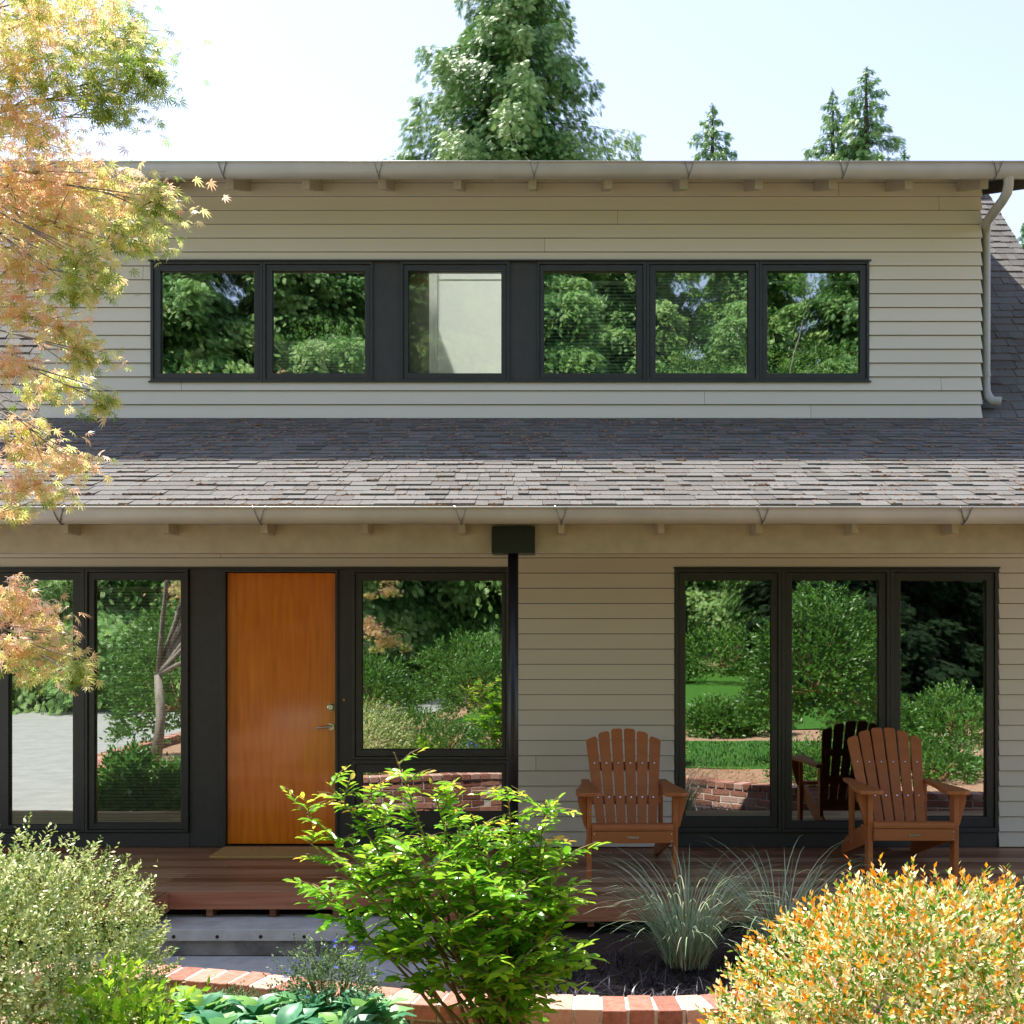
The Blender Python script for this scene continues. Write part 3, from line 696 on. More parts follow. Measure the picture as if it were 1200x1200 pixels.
# raised garden (mulch), following the wall, gently uneven
def sst(a): a = max(0, min(1, a)); return a*a*(3-2*a)
def hgt(x, y): return -.42*sst((-y-12)/4)*sst((-x-.8)/1.4)+(.025*sin(x*2.1+y)+.02*sin(y*2.7-x*1.3))*(1 if y > -5.2 else .12)
def sheet(name, mat_, inner, outer_y, n, zf, dz_=0, kind='structure'):
    m = MB(); vs = []; k = len(inner)
    for i, p in enumerate(inner):
        for j in range(n+1):
            t = (j/n)**1.6; y = p.y*(1-t)+outer_y*t; vs.append((p.x, y, zf(p.x, y)+dz_))
    m.add(vs, [(i*(n+1)+j, i*(n+1)+j+1, (i+1)*(n+1)+j+1, (i+1)*(n+1)+j) for i in range(k-1) for j in range(n)], .5)
    return tag(m.build(name, M[mat_], smooth=True), kind=kind)
inner = [p-Vector((0, .05, 0)) for p in pin]+[Vector((12, -2.3, 0)), Vector((40, -2.3, 0))]
sheet('mulch_bed', 'mulch', inner, -60, 40, hgt, -.03)
m = MB()
m.add([(.9, -9.3, -.02), (.9, -6.2, -.02), (1.6, -5.5, -.02), (2.6, -5.3, -.02), (6.0, -5.6, -.02), (6.0, -9.2, -.02), (3.2, -9.4, -.02)], [tuple(range(7))[::-1]])
m.add([(-1.8, -13, -.018), (1.0, -11.6, -.018), (4, -11.5, -.018), (12, -11.9, .08), (30, -13, .1), (30, -48, .5), (-.6, -48, .5), (-1.0, -30, .2), (-1.5, -18, -.02)], [tuple(range(9))[::-1]])
tag(m.build('lawn', M['lawn']), kind='structure')
m = MB()
m.add([(-40, 4, -.43), (-7.0, 4, -.43), (-6.6, -1.5, -.43), (-5.0, -1.9, -.43), (-5.0, -3.2, -.43), (-5.6, -4.6, -.43), (-5.9, -6.4, -.43), (-5.9, -15.1, -.43), (-3.9, -18.5, -.43), (-2.7, -24, -.43), (-2.3, -36, -.43), (-40, -36, -.43)], [tuple(range(12))[::-1]])
tag(m.build('driveway', M['drive']), kind='structure')
m = MB()
xs = np.linspace(-7, 5.2, 60)
vs = []
for x in xs:
    for y in np.linspace(-4.2, -1.3, 16):
        zz = -.44 if x < -.35 else -.44+.24*min(1, (x+.35)/.4)
        vs.append((x, y, zz+.02*sin(x*9+y*7)*cos(y*11)))
m.add(vs, [(i*16+j, (i+1)*16+j, (i+1)*16+j+1, i*16+j+1) for i in range(59) for j in range(15)], .5)
tag(m.build('planting_soil', M['soil'], smooth=True), kind='structure')

# ------------------------------------------------------------------ plants
def rdir(n): return nrm(rng.normal(size=(n, 3)))
def twig_shrub(name, loc, rad, ntw, nlf, leaf, tmpl, mat_, tintf, label, cat='shrub', twl=.09, lump=.12, upb=.35, zmin=-.05, sq=0, group=None, shoots=0, seedoff=0, spread=.5):
    """dense shrub: twigs standing out of an uneven dome, leaves in pairs along each"""
    t = empty(name, loc, label=label, cat=cat)
    if group: t['group'] = group
    d = rdir(ntw*2); d = d[d[:, 2] > zmin][:ntw]; N = len(d)
    ph = rng.uniform(0, 6.28, 6)
    az = np.arctan2(d[:, 1], d[:, 0]); el = d[:, 2]
    lumpy = 1+lump*(np.sin(az*3+ph[0]+el*3)+.7*np.sin(az*7+ph[1]-el*5)+.6*np.sin(el*9+ph[2]+az*2))/1.6
    depth = 1-.32*rng.random(N)**2.0
    if sq: d = d/(np.sum(np.abs(d)**sq, 1)**(1/sq))[:, None]
    base = d*np.array(rad)*(lumpy*depth)[:, None]
    tdir = nrm(d*np.array([1/r for r in rad])+np.array([0, 0, upb])+rng.normal(size=(N, 3))*.35)
    L = twl*rng.uniform(.5, 1.5, N)
    if shoots: k = rng.choice(N, shoots, replace=False); L[k] *= 1.8; 
    s = np.linspace(.15, 1, nlf)
    pos = (base[:, None, :]+tdir[:, None, :]*(L[:, None]*s[None, :])[:, :, None]).reshape(-1, 3)
    out = np.repeat(tdir, nlf, 0); rd = rdir(len(pos)); sidev = nrm(np.cross(out, rd))
    tipb = np.tile(s, N)
    dr = nrm(out*(spread+.5*tipb[:, None])+sidev*.9+np.array([0, 0, .15]))
    up = nrm(out+rdir(len(pos))*.4)
    size = leaf*rng.uniform(.65, 1.25, len(pos))
    tint = tintf(pos, tipb, np.repeat(rng.random(N), nlf))
    leaves('foliage', pos, dr, up, size, tmpl, tint, mat_, t)
    m = MB(); random.seed(int(loc[0]*100)+5)
    for i in range(26):
        q = d[i*3 % N]; a = Vector((0, 0, .0))+Vector((random.uniform(-.05, .05), random.uniform(-.05, .05), -.04)); e = Vector(q*np.array(rad)*.86); mid = a.lerp(e, .5)+Vector((0, 0, .08*rad[2]))
        m.tube([a, mid, e], [.012, .008, .003], 5)
    m.build('stem', M['twig'], t)
    return t
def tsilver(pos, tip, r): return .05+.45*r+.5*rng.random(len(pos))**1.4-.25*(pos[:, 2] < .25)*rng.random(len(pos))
def tabel(pos, tip, r):
    b = rng.random(len(pos)); o = np.where(b < .5, b*.42, .36+.26*b)+.04*r
    return np.where((tip > .6) & (rng.random(len(pos)) < .24+.42*np.clip(pos[:, 2]-.15, 0, 1)), .75+.25*rng.random(len(pos)), o)
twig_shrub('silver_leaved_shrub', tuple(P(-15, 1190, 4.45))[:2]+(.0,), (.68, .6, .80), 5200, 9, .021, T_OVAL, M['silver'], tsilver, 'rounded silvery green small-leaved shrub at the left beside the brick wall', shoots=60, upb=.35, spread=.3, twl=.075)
twig_shrub('variegated_shrub', tuple(P(1105, 1100, 3.2))[:2]+(.0,), (.62, .5, .90), 6800, 10, .021, T_KITE, M['abelia'], tabel, 'rounded yellow and cream shrub with orange leaf tips at the right', shoots=110, upb=.5, lump=.05, sq=2.6, twl=.07)
twig_shrub('low_green_shrub', tuple(P(135, 1185, 4.25))[:2]+(.0,), (.2, .2, .34), 260, 8, .042, T_KITE, M['glossy'], lambda p, t, r: .35+.4*rng.random(len(p)), 'small bright green shoots at the foot of the silvery shrub', shoots=20, upb=.8, lump=.2)

# the leafy central shrub: upright stems, side twigs with alternate glossy leaves
def central():
    base = P(590, 1235, 4.45); base.z = 0
    t = empty('glossy_leaved_shrub', base, label='tall open shrub with glossy bright green leaves and orange new tips in the middle', cat='shrub')
    tops = [(462, 882, 4.4), (430, 925, 4.5), (385, 918, 4.45), (350, 945, 4.4), (360, 985, 4.3), (505, 915, 4.5), (530, 945, 4.6), (555, 958, 4.4), (595, 925, 4.45), (640, 940, 4.4), (600, 975, 4.6),
            (640, 985, 4.4), (660, 1005, 4.3), (400, 1010, 4.6), (375, 1045, 4.4), (450, 985, 4.3), (490, 1000, 4.2), (550, 1020, 4.2), (655, 1060, 4.35), (640, 1095, 4.3), (420, 1090, 4.3), (590, 1050, 4.15), (520, 1080, 4.1), (480, 1060, 4.5), (660, 1120, 4.4), (560, 1120, 4.1), (605, 1130, 4.15), (470, 1110, 4.25), (530, 990, 4.4), (570, 1000, 4.3)]
    m = MB(); pos = []; dr = []; up = []; sz = []; tn = []
    random.seed(21)
    def leafrun(a, b, n, s0, tipy, sag=0):
        ax = (b-a); ln = ax.length; ax.normalize()
        side = ax.cross(Vector((0, 0, 1))); side = side.normalized() if side.length > .1 else Vector((1, 0, 0))
        for i in range(n):
            f = (i+.6)/n; p = a.lerp(b, f)+Vector((0, 0, -sag*f*f*ln)); s_ = 1 if i % 2 else -1
            rot = random.uniform(-.6, .6)
            sv = side*s_+Vector((random.uniform(-.4, .4), random.uniform(-.5, .5), rot*.5))
            d_ = (ax*.55+sv.normalized()*.8+Vector((0, 0, .1-.35*random.random()))).normalized()
            if i == n-1: d_ = (ax+Vector((0, 0, -.2))).normalized()
            pos.append(p); dr.append(d_); up.append((Vector((random.uniform(-.5, .5), random.uniform(-.5, .5), 1))).normalized())
            sz.append(s0*random.uniform(.75, 1.25)*(1-.45*f if tipy > .5 else 1))
            o = max(0, f-.55)*2*tipy
            tn.append(min(1, .15+.36*random.random()+.30*tipy*f+(.55*random.random() if tipy > .7 and f > .6 else 0)))
    for k, (px, py, d) in enumerate(tops):
        T = P(px, py, d)-base; B = Vector((random.uniform(-.12, .12), random.uniform(-.1, .1), 0))
        mid = B.lerp(T, .5); mid.x = B.x+(T.x-B.x)*.35; mid.y += random.uniform(-.03, .03)
        curve = [B.lerp(mid, .5)*1.0 if i == -1 else (B*(1-s)**2+mid*2*s*(1-s)+T*s*s) for i, s in enumerate([j/10 for j in range(11)])]
        m.tube(curve, [.008*(1-i/11)+.0016 for i in range(11)], 6)
        hi = 1 if py < 1000 else .35
        leafrun(curve[8], curve[10], 7, .046, hi)
        for i in range(3, 10):
            if i < 5 and (random.random() < .3 or px < 480): continue
            for _ in range(4 if i > 6 else 2):
                az = random.uniform(0, 2*pi); c = curve[i].lerp(curve[i+1] if i < 10 else curve[i], random.random())
                ln = random.uniform(.07, .19)*(1.0-.07*abs(i-6))
                e = c+Vector((cos(az)*ln, sin(az)*ln*.9, random.uniform(.0, .10)))
                m.tube([c, c.lerp(e, .5)+Vector((0, 0, .012)), e], [.0028, .002, .001], 4)
                leafrun(c, e, random.randint(7, 10), .062, hi*(i/10)**2, .1)
    m.build('stem', M['twig'], t)
    leaves('foliage', np.array([tuple(p) for p in pos]), np.array([tuple(p) for p in dr]), np.array([tuple(p) for p in up]), np.array(sz), T_OVAL, np.array(tn), M['glossy'], t)
    return t
central()

# ornamental oat grass
def grass_clump(loc, n, L, label, name='ornamental_grass', group=None):
    t = empty(name, loc, label=label, cat='grass clump', group=group)
    r = rng.random(n)**.7*.12; a = rng.uniform(0, 2*pi, n)
    base = np.stack([np.cos(a)*r, np.sin(a)*r, np.full(n, -.02)], 1); az = a+rng.normal(size=n)*.5
    ln = L*rng.uniform(.5, 1.15, n)
    blades('foliage', base, az, np.abs(rng.normal(size=n))*.22+.05+.15*rng.random(n), ln, np.full(n, .0036)*rng.uniform(.7, 1.4, n), rng.random(n), M['oat'], droop=1.35, nseg=8, parent=t)
    n2 = n//4; a = rng.uniform(0, 2*pi, n2); r = rng.random(n2)*.11; base = np.stack([np.cos(a)*r, np.sin(a)*r, np.full(n2, -.02)], 1)
    blades('dead_blades', base, a, .2*rng.random(n2), .17*rng.uniform(.5, 1.2, n2), np.full(n2, .003), rng.random(n2), M['straw'], droop=.6, nseg=4, parent=t)
    return t
grass_clump((.78, -2.62, -.15), 330, .80, 'larger fountain of grey-green ornamental grass in front of the deck, nearer the left chair', group='ornamental grasses by the deck')
grass_clump((1.32, -2.45, -.15), 190, .84, 'looser clump of grey-green grass nearer the orange-tipped shrub', group='ornamental grasses by the deck')
# black mondo grass
n = 5200; x = rng.uniform(-.25, 2.4, n); yy = rng.uniform(-4.02, -2.35, n)
k = (yy > -3.9)|(x < 1.0); x, yy = x[k], yy[k]; n = len(x)
base = np.stack([x, yy, np.full(n, -.24)], 1); a = rng.uniform(0, 2*pi, n)
o = blades('mondo_grass', base, a, .3+.5*rng.random(n), .2*rng.uniform(.6, 1.3, n), np.full(n, .0035), rng.random(n)**1.5, M['mondo'], droop=1.2, nseg=5)
tag(o, 'low carpet of almost black strappy grass behind the brick wall', 'ground cover', kind='stuff')

# blue flowered herb and hosta leaves
def herb(loc, rad, label):
    t = twig_shrub('blue_flowered_herb', loc, rad, 900, 8, .017, T_KITE, M['herb'], lambda p, s, r: .1+.8*rng.random(len(p)), label, cat='herb', twl=.07, lump=.15, upb=.8, zmin=0.02, group='blue flowering herbs')
    d = rdir(300); d = d[d[:, 2] > .1][:42]
    m = MB()
    for i in range(5):
        a = i*2*pi/5; q = Vector((cos(a), sin(a), .25)); w_ = Vector((-sin(a), cos(a), 0))
        m.add([(0, 0, 0), q*.006-w_*.0035, q*.011, q*.006+w_*.0035], [(0, 1, 2, 3)], random.random())
    f0 = m.build('flower', M['blue'], t)
    for i, q in enumerate(d):
        f = f0 if i == 0 else dup(f0, t); f.location = tuple(q*np.array(rad)*1.12+np.array([0, 0, .04])); f.rotation_euler = (.6+q[1]*.3, q[0]*.5, i)
    return t
herb(tuple(P(385, 1150, 4.7))[:2]+(.0,), (.2, .18, .33), 'taller mound of blue flowering herb between hosta and middle shrub')
herb(tuple(P(265, 1165, 4.75))[:2]+(.0,), (.24, .14, .10), 'low spreading blue flowering herb at the end of the brick path')
def hosta(loc, n, R, label):
    t = empty('hosta', loc, label=label, cat='plant', group='hostas in front')
    T = []; F_ = []; nu, nv = 7, 5
    for i in range(nu):
        u = i/(nu-1); wd = .36*sin(pi*min(1, u*.86+.1))**.8*(1 if u < .98 else 0.1)
        for j in range(nv):
            v_ = (j/(nv-1))*2-1
            T.append((u, v_*wd, .16*abs(v_)*wd*2+.25*u-.55*u*u+.03*sin(u*14+v_*5)))
    for i in range(nu-1):
        for j in range(nv-1): a = i*nv+j; F_.append((a, a+1, a+nv+1, a+nv))
    az = np.arange(n)*2.4+rng.random(n)*.5; rr_ = (np.arange(n)/n)
    pos = np.stack([np.cos(az)*rr_*R, np.sin(az)*rr_*R*.8, .16-.08*rr_+.03*rng.random(n)], 1)
    dr = np.stack([np.cos(az), np.sin(az), 1.1-1.2*rr_+.4*rng.random(n)], 1)
    o = leaves('foliage', pos, dr, np.tile([0, 0, 1.], (n, 1)), rng.uniform(.09, .15, n), (np.array(T), F_), rng.random(n)**1.3, M['hosta'], t)
    o.data.shade_smooth()
    m = MB()
    for i in range(n):
        m.tube([(pos[i][0]*.3, pos[i][1]*.3, -.02), tuple(pos[i])], .003, 4)
    m.build('stem', M['herb'], t)
for i, (px, d, s) in enumerate([(235, 4.55, .12), (300, 4.5, .16), (365, 4.55, .16), (425, 4.55, .13), (330, 4.3, .15), (260, 4.3, .14), (400, 4.3, .14)]):
    q = P(px, 1190, d)
    hosta((q.x, q.y, -.01), 34, s, ['blue-green hosta leaves nearest the silvery shrub', 'large ruffled hosta below the brick path', 'hosta below the blue flowering mound', 'hosta beside the middle shrub', 'hosta in the front row, middle', 'hosta in the front row, toward the silvery shrub', 'hosta in the front row, toward the middle shrub'][i])
# bark chips on the mulch
n = 9000; x = rng.uniform(-3, 2.5, n); yy = rng.uniform(-5.6, -4.05, n)
pos = np.stack([x, yy, np.array([hgt(a, b) for a, b in zip(x, yy)])-.022], 1); dr = rdir(n); dr[:, 2] *= .3
tag(leaves('bark_chips', pos, dr, np.tile([0, 0, 1.], (n, 1)), rng.uniform(.012, .035, n), T_KITE, rng.random(n), M['litter']), 'loose brown bark chips scattered over the garden bed', 'bark mulch', kind='stuff')

# ------------------------------------------------------------------ japanese maple
def maple():
    B = Vector((-4.75, -4.9, -.02))
    t = empty('japanese_maple', B, label='large maple with fine orange and yellow-green leaves reaching in from the left', cat='tree')
    pads = [(40, 25, 85, 45, .55), (140, 48, 55, 50, .15), (110, 95, 65, 38, .1), (60, 5, 110, 35, .5), (172, 82, 30, 34, .1), (15, 75, 55, 40, .5), (128, 128, 28, 20, .1), (35, 158, 60, 22, .6), (10, 130, 40, 30, .6),
            (50, 205, 100, 34, .75), (140, 225, 70, 32, .5), (185, 238, 30, 30, .35), (65, 265, 85, 30, .55), (150, 278, 45, 22, .3), (95, 300, 40, 18, .35), (20, 240, 70, 40, .7),
            (25, 310, 50, 40, .65), (85, 335, 42, 22, .35), (125, 328, 22, 12, .25), (75, 385, 32, 22, .6), (20, 362, 40, 22, .65), (100, 415, 30, 26, .4), (65, 452, 42, 24, .4), (15, 425, 26, 20, .7), (118, 470, 22, 16, .3), (25, 500, 36, 16, .5),
            (35, 528, 62, 24, .75), (85, 545, 30, 18, .65), (25, 565, 38, 18, .7), (12, 600, 32, 12, .5), (60, 580, 25, 12, .5),
            (12, 700, 32, 26, .75), (40, 725, 42, 24, .75), (65, 760, 36, 22, .5), (92, 785, 20, 18, .3), (20, 760, 34, 24, .65), (40, 790, 24, 12, .3)]
    random.seed(4)
    for _ in range(60):
        pads.append((random.uniform(-700, -300), random.uniform(-260, 600), random.uniform(60, 120), random.uniform(30, 50), random.uniform(.2, .8)))
    m = MB(); pos = []; dr = []; sz = []; tn = []
    hubs = []
    trunk = [Vector((0, 0, 0)), Vector((.1, .05, .7)), Vector((.05, .0, 1.2))]
    m.tube(trunk, [.075, .06, .05], 10)
    limbs = [P(-120, 40, 4.9), P(-140, 230, 4.8), P(-150, 400, 4.9), P(-200, 560, 5.0), P(-180, 720, 4.9), P(-420, 100, 5.2), P(-520, 350, 4.4), P(-300, -100, 4.7)]
    for q in limbs:
        e = q-B; s = trunk[-1]; mid = s.lerp(e, .5)+Vector((0, 0, .12*e.length*.4)); c = [s*(1-k)**2+mid*2*k*(1-k)+e*k*k for k in [j/8 for j in range(9)]]
        m.tube(c, [.036*(1-j/10) for j in range(9)], 8); hubs += c[3:]
    for (cx, cy, rx, ry, tb) in pads:
        d = random.uniform(4.1, 4.75); c = P(cx, cy, d)-B
        h = min(hubs, key=lambda q: (q-c).length+max(0, q.x-c.x)*3)
        mid = h.lerp(c, .6)+Vector((0, 0, .08)); m.tube([h, h.lerp(mid, .6), mid, c], [.006, .0045, .003, .0015], 5)
        sx, sz_ = rx*d/F, ry*d/F
        for _ in range(int(3+rx*ry/500)):
            e = c+Vector((random.uniform(-1, 1)*sx, random.uniform(-.7, .7)*sx, random.uniform(-1, 1)*sz_)); m.tube([mid.lerp(c, random.random()), e], [.0035, .001], 4)
        n_ = int(rx*ry*.14)+20
        for _ in range(n_):
            a = random.gauss(0, .48); b = random.gauss(0, .45); cc = random.gauss(0, .5)
            p = c+Vector((a*sx*1.05, cc*sx*.8, b*sz_*1.1-abs(a)*sz_*.25)); pos.append(tuple(p))
            dr.append((random.gauss(.35, .6), random.gauss(-.1, .6), random.gauss(-.45, .3))); sz.append(random.uniform(.026, .046))
            tn.append(min(1, max(0, random.gauss(tb*.98, .24)+.12*b)))
    m.build('trunk', M['barkgrey'], t, smooth=True)
    n_ = len(pos); up = rdir(n_)*.8+np.array([-.2, 0, 1.])
    leaves('foliage', np.array(pos), np.array(dr), up, np.array(sz), T_PALM, np.array(tn), M['maple'], t)
maple()

# ------------------------------------------------------------------ conifers and garden trees
def conifer_mesh(H, R, nl, seed, dens, fs, mt, droop=.35, pw=.8, low=.06, light=0.0, latw=.27):
    random.seed(seed); r = np.random.default_rng(seed)
    m = MB(); m.tube([(0, 0, -.3), (.02*H*.1, 0, H*.4), (0, 0, H*.75), (0, 0, H)], [R*.085, R*.055, R*.025, .01], 8)
    pos = []; dr = []; up = []; sz = []; tn = []
    for i in range(nl):
        t = low+(1-low)*(i/nl)**1.05; z = H*t; az = i*2.39996+r.normal()*.3
        L = R*((1-t)**pw)*r.uniform(.5, 1.2)+.12
        o = np.array([cos(az), sin(az), 0]); sd_ = np.array([-sin(az), cos(az), 0]); u0 = r.uniform(.05, .35)
        k = int(dens*(L**1.5)*8)+10
        s = r.random(k)**.62; s = np.clip(s, .08, 1)
        lat = r.normal(size=k)*latw*(1.15-s)*L
        zz = z+L*(u0*s-droop*s**1.7+.10*np.maximum(0, s-.75))
        hang = -np.abs(r.normal(size=k))*.16*L*(.5+.5*s)-np.abs(lat)*.35
        p = o[None]*(s*L)[:, None]+sd_[None]*lat[:, None]; p[:, 2] = zz+hang
        pos.append(p)
        dd = o[None]*r.uniform(.1, .8, k)[:, None]+sd_[None]*(np.sign(lat)*r.uniform(0, .7, k))[:, None]+np.array([0, 0, -1])[None]*r.uniform(.15, 1.0, k)[:, None]
        dr.append(dd); up.append(o[None]*.6+r.normal(size=(k, 3))*.45+np.array([0, 0, .5]))
        sz.append(fs*r.uniform(.6, 1.3, k)*(.6+.4*min(1, L/1.5)))
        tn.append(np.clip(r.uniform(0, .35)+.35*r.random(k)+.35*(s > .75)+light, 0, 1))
        m.tube([o*0.0+np.array([0, 0, z]), o*L*.5+np.array([0, 0, z+L*(u0*.5-droop*.31)]), o*L*.92+np.array([0, 0, z+L*(u0*.92-droop*.87)])], [.012*R*(1-t)+.01, .01, .005], 4)
    k = 60; s = r.random(k); p = np.zeros((k, 3)); p[:, 2] = H-1.2*s; p[:, :2] = r.normal(size=(k, 2))*.08*s[:, None]; pos.append(p)
    dr.append(r.normal(size=(k, 3))*.5+np.array([0, 0, .3])); up.append(r.normal(size=(k, 3))); sz.append(np.full(k, fs*.6)); tn.append(r.random(k))
    return m, np.concatenate(pos), np.concatenate(dr), np.concatenate(up), np.concatenate(sz), np.concatenate(tn)
def conifer(name, loc, rz, label, group, H, R, nl, seed, dens, fs, mt, **k):
    t = empty(name, loc, rz, label=label, cat='tree', group=group)
    m, a, b, c, d, e = conifer_mesh(H, R, nl, seed, dens, fs, mt, **k)
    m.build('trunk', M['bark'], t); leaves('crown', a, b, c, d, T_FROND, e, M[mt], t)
    return t
GB = 'conifers rising behind the house'
big = conifer('cedar_tree', ((597-640)/F*35, 26, -.4), .4, 'tallest and broadest cedar rising behind the middle of the roof', GB, 26.0, 10.4, 420, 1, 13, .24, 'cedar', pw=1.05, light=.2, latw=.2)
c2 = conifer('cedar_tree', ((1015-640)/F*40, 31, -.4), 1.0, 'narrow cedar at the right, the taller of a close pair above the roof', GB, 21.8, 9.0, 260, 2, 9, .27, 'cedar', pw=.9, light=.15, latw=.2)
c = dup(c2, label='slightly lower cedar tip joined to the left side of the right-hand pair', group=GB); c.location = ((976-640)/F*41, 32, -.4); c.rotation_euler.z = 3; c.scale = (.75, .75, .985)
c = dup(c2, label='small pointed cedar tip standing alone between the other two groups', group=GB); c.location = ((835-640)/F*45, 36, -.4); c.rotation_euler.z = 2; c.scale = (1.0, 1.0, 1.045)
c = dup(c2, label='tiny cedar tip showing just right of the close pair', group=GB); c.location = ((1060-640)/F*46, 37, -.4); c.rotation_euler.z = 4.4; c.scale = (.7, .7, .985)
c = dup(c2, label='distant cedar seen past the gable edge under the right eave', group=GB); c.location = (11.0, 17.5, -.4); c.rotation_euler.z = 5.1; c.scale = (.4, .4, .53)
# trees opposite the house, seen in the window panes
GF = 'trees opposite the house, mirrored in the windows'
mir = [(-17.5, -29, 2.2, 1.0), (-12.5, -27, .3, 1.02), (-8.3, -30, 1.3, 1.0), (-4.2, -33.5, 4.2, 1.1), (-.3, -35, 3.1, 1.05), (3.8, -41, 5.2, 1.15), (9, -41, 3.9, 1.1), (12.3, -33, 2.6, 1.0), (17.5, -30, .7, 1.0)]
cf = conifer('cedar_tree', (mir[0][0], mir[0][1], 0), 2.2, 'broad drooping cedar beyond the driveway mirrored in the window panes', GF, 21, 5.6, 260, 3, 24, .27, 'cedar', pw=.6, droop=.45, light=.05)
for (x, y_, rz, sc) in mir[1:]:
    c = dup(cf, group=GF); c.location = (x, y_, 0); c.rotation_euler.z = rz; c.scale = (sc, sc, sc)
df = conifer('fir_tree', (9.2, -21.5, 0), .3, 'dense fir with deep shade painted into near-black foliage, mirrored in right porch panes', GF, 15, 3.6, 230, 5, 18, .32, 'shadefir', pw=.5, droop=.4, low=.03)
df.scale = (.9, .9, .56)
for (x, y_, rz) in ((13.4, -22.5, 1.2), (11.5, -27, 2.3), (7.9, -19.5, 4.0)):
    c = dup(df, group=GF); c.scale = (.9, .9, .56); c.location = (x, y_, 0); c.rotation_euler.z = rz
def broad_tree(loc, H, R, label, seed, n=42000, leaf=.10):
    r = np.random.default_rng(seed); random.seed(seed)
    t = empty('broadleaf_tree', loc, label=label, cat='tree', group=GF); m = MB()
    m.tube([(0, 0, -.2), (.1, 0, H*.25), (0, .1, H*.5)], [R*.07, R*.055, R*.03], 8)
    cs = []
    for i in range(34):
        az = i*2.4; f = r.uniform(.25, 1); zz = H*(.25+.7*r.random()); rr_ = R*f*sin(pi*min(1, (zz/H-.1)*.95))**.6
        c = np.array([cos(az)*rr_, sin(az)*rr_, zz]); cs.append(c); m.tube([(0, 0, zz*.45), tuple(c*[.5, .5, .8]), tuple(c)], [.05, .03, .01], 5)
    cs = np.array(cs); k = r.integers(0, len(cs), n); d = nrm(r.normal(size=(n, 3))); rad = R*.33*(.6+.5*r.random(n))
    pos = cs[k]+d*rad[:, None]*np.array([1, 1, .6]); dr = d+r.normal(size=(n, 3))*.5+[0, 0, -.3]; up = nrm(d+[0, 0, 1.0])
    m.build('trunk', M['barkgrey'], t)
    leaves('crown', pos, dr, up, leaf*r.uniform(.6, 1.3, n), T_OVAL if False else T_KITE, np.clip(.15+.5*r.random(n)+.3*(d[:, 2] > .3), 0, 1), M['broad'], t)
    return t
bt = broad_tree((7.8, -29, 0), 15, 4.2, 'leafy yellow-green tree beyond the lawn mirrored in the upper windows', 8)
c = dup(bt, group=GF); c.location = (-6.3, -25, 0); c.scale = (.75, .75, .75); c.rotation_euler.z = 2
c = dup(bt, group=GF); c.location = (14.5, -25, 0); c.scale = (.8, .8, .8); c.rotation_euler.z = 4
c = dup(bt, group=GF); c.location = (-14, -23, 0); c.scale = (.6, .6, .6); c.rotation_euler.z = 1
GM = 'garden shrubs mirrored in the windows'
def mshrub(loc, rad, label, seed=0, n=1500, leaf=.06, mt='bush', tf=None, zr=None):
    return twig_shrub('garden_shrub', loc, rad, n, 7, leaf, T_KITE, M[mt], tf or (lambda p, s, r: .1+.5*r+.4*s*rng.random(len(p))), label, group=GM, twl=.16, lump=.14, upb=.3, zmin=-.35)
mshrub((3.55, -5.9, .95), (.82, .8, 1.2), 'large bright green shrub mirrored in the middle pane behind the right chair', n=2600)
mshrub((-1.25, -11.6, .5), (.6, .6, .75), 'round clipped shrub mirrored in the window beside the door', n=1500, leaf=.05)
mshrub((-3.1, -11.4, .4), (.75, .6, .8), 'looser shrub mirrored at the left of the window beside the door', n=1300)
mshrub((2.9, -10.3, .1), (.45, .35, .36), 'low shrub at the lawn edge mirrored in the left porch pane', n=1100)
mshrub((3.7, -10.6, .2), (.4, .4, .5), 'second low shrub at the lawn edge mirrored near the frame', n=1000)
mshrub((4.9, -8.0, .1), (.6, .6, .6), 'shrub low down in the mirrored garden behind the right chair', n=1300)
mshrub((6.4, -9.0, .1), (.8, .7, .62), 'shrub mirrored in the rightmost porch pane', n=1300, mt='broad')
mshrub((-5.0, -6.6, .7), (.75, .8, 1.25), 'dark green shrub under the maple mirrored in the second window from the left', n=1700, mt='bush')
mshrub((-1.9, -19, .5), (1.2, .8, 1.1), 'far shrub before the driveway bend mirrored beside the door', n=1200, leaf=.08)
mshrub((.6, -20, .6), (1.3, .8, 1.3), 'tall far shrub mirrored beside the porch post', n=1200, leaf=.08, mt='broad')
for x, y_, a, b in ((3.1, -4.1, .4, .32), (4.5, -4.3, .5, .36)):
    mshrub((x, y_, .0), (a, .32, b), 'low leafy plant on the bed behind the mirrored brick wall, right panes', n=600, leaf=.05)
for x, y_, a, b in ((-1.35, -6.9, .45, .4), (-.72, -7.9, .4, .32), (-1.95, -8.3, .5, .45)):
    mshrub((x, y_, .0), (a, .35, b), 'low leafy plant at the bottom of the mirrored garden beside the door', n=650, leaf=.045)
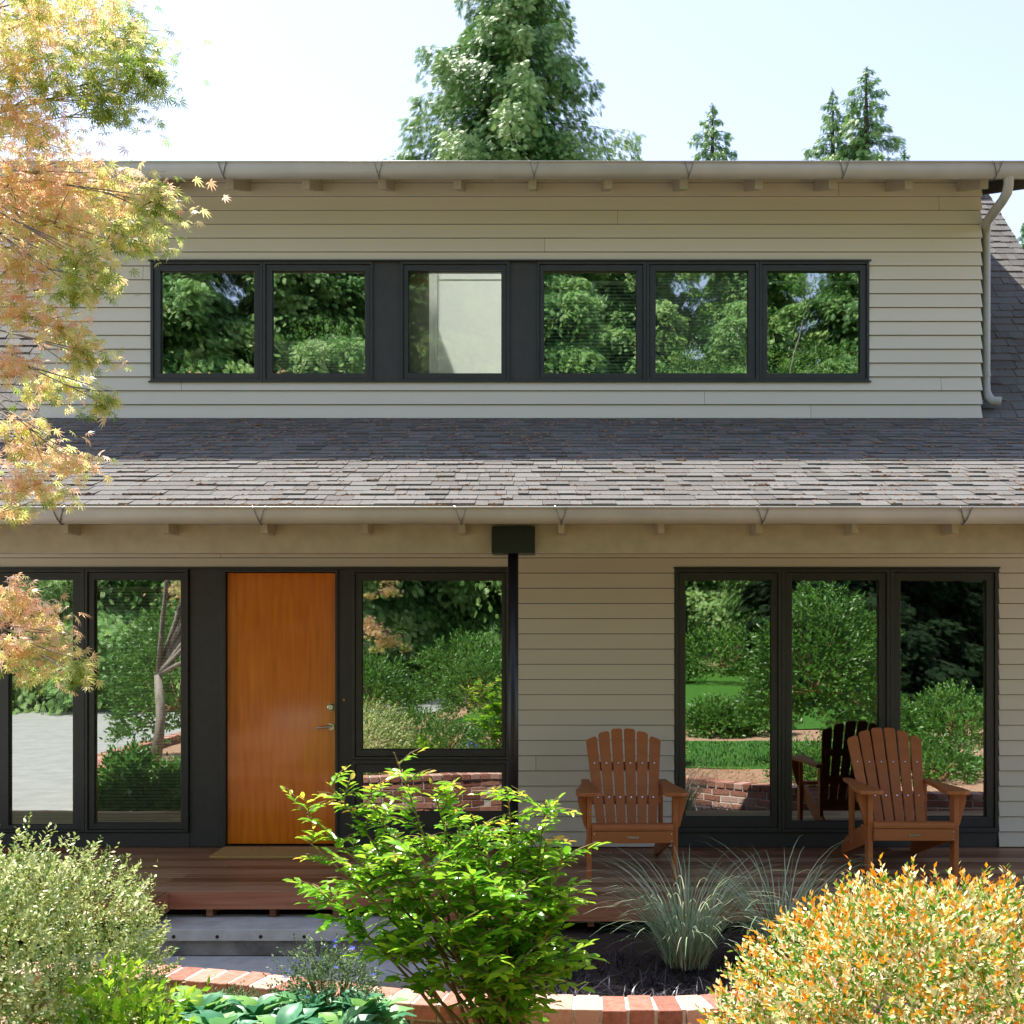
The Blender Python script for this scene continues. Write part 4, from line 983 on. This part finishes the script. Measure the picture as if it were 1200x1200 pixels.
mshrub((-4.4, -3.2, -.3), (.28, .3, .6), 'dark leafy shrub low in the second window from the left, before the mirrored maple', n=1500, leaf=.07)
mshrub((-3.85, -3.1, -.3), (.3, .3, .5), 'leafy shrub mirrored low at the right of the second window from the left', n=1200, leaf=.06)
for i, (x, y_, s) in enumerate([(3.4, -28, 1.0), (5.6, -27, 1.2), (-3.5, -30, 1.6), (-9, -32, 1.6), (-14, -32, 1.8), (9.5, -26, 1.4)]):
    mshrub((x, y_, .6*s), (1.3*s, .9, .9*s), ['yellowish shrub at the far end of the lawn', 'shrub against the far brick house', 'shrub where the driveway ends', 'shrub left of the driveway end', 'far left shrub across the driveway', 'shrub below the shade-dark fir'][i]+' mirrored in the panes', n=900, leaf=.1, mt='broad')
# lawn blades
n = 34000; x = rng.uniform(-1, 9, n); yy = -5.6-rng.random(n)**1.5*20
k = ((yy > -9.1) & (x < 5.9) & (x > 1.0)) | ((yy < -12) & (x > .3)); x, yy = x[k], yy[k]; n = len(x)
o = blades('lawn_grass', np.stack([x, yy, np.full(n, -.02)], 1), rng.uniform(0, 6.28, n), .3*rng.random(n), .05*rng.uniform(.6, 1.4, n), np.full(n, .008), rng.random(n), M['grassblade'], droop=.5, nseg=2)
tag(o, 'short mown green grass of the lawn mirrored in the porch panes', 'grass', kind='stuff')
# neighbour's brick house
nb = empty('brick_house', (9.0, -38, 0), label='red brick house with dark roof across the lawn, mirrored in the left porch pane', cat='house')
m = MB(); m.box(-4, 4, -6, 0, -.2, 3.2); m.build('wall', M['brick'], nb)
m = MB(); m.prism([(-4.5, 3.1), (4.5, 3.1), (4.5, 3.2), (0, 5.4), (-4.5, 3.2)], (0, -6.4, 0), (1, 0, 0), (0, 0, 1), (0, 1, 0), 6.9); m.build('roof', M['underlay'], nb)
for x in (-2.4, .2, 2.4):
    m = MB(); m.box(x-.6, x+.6, .002, .05, .9, 2.2); m.build('window', M['trim'], nb)
for i, q in enumerate([c for c in SC.objects if c.get('group') == GF and not c.parent]): q.pop('_x', None) if False else None
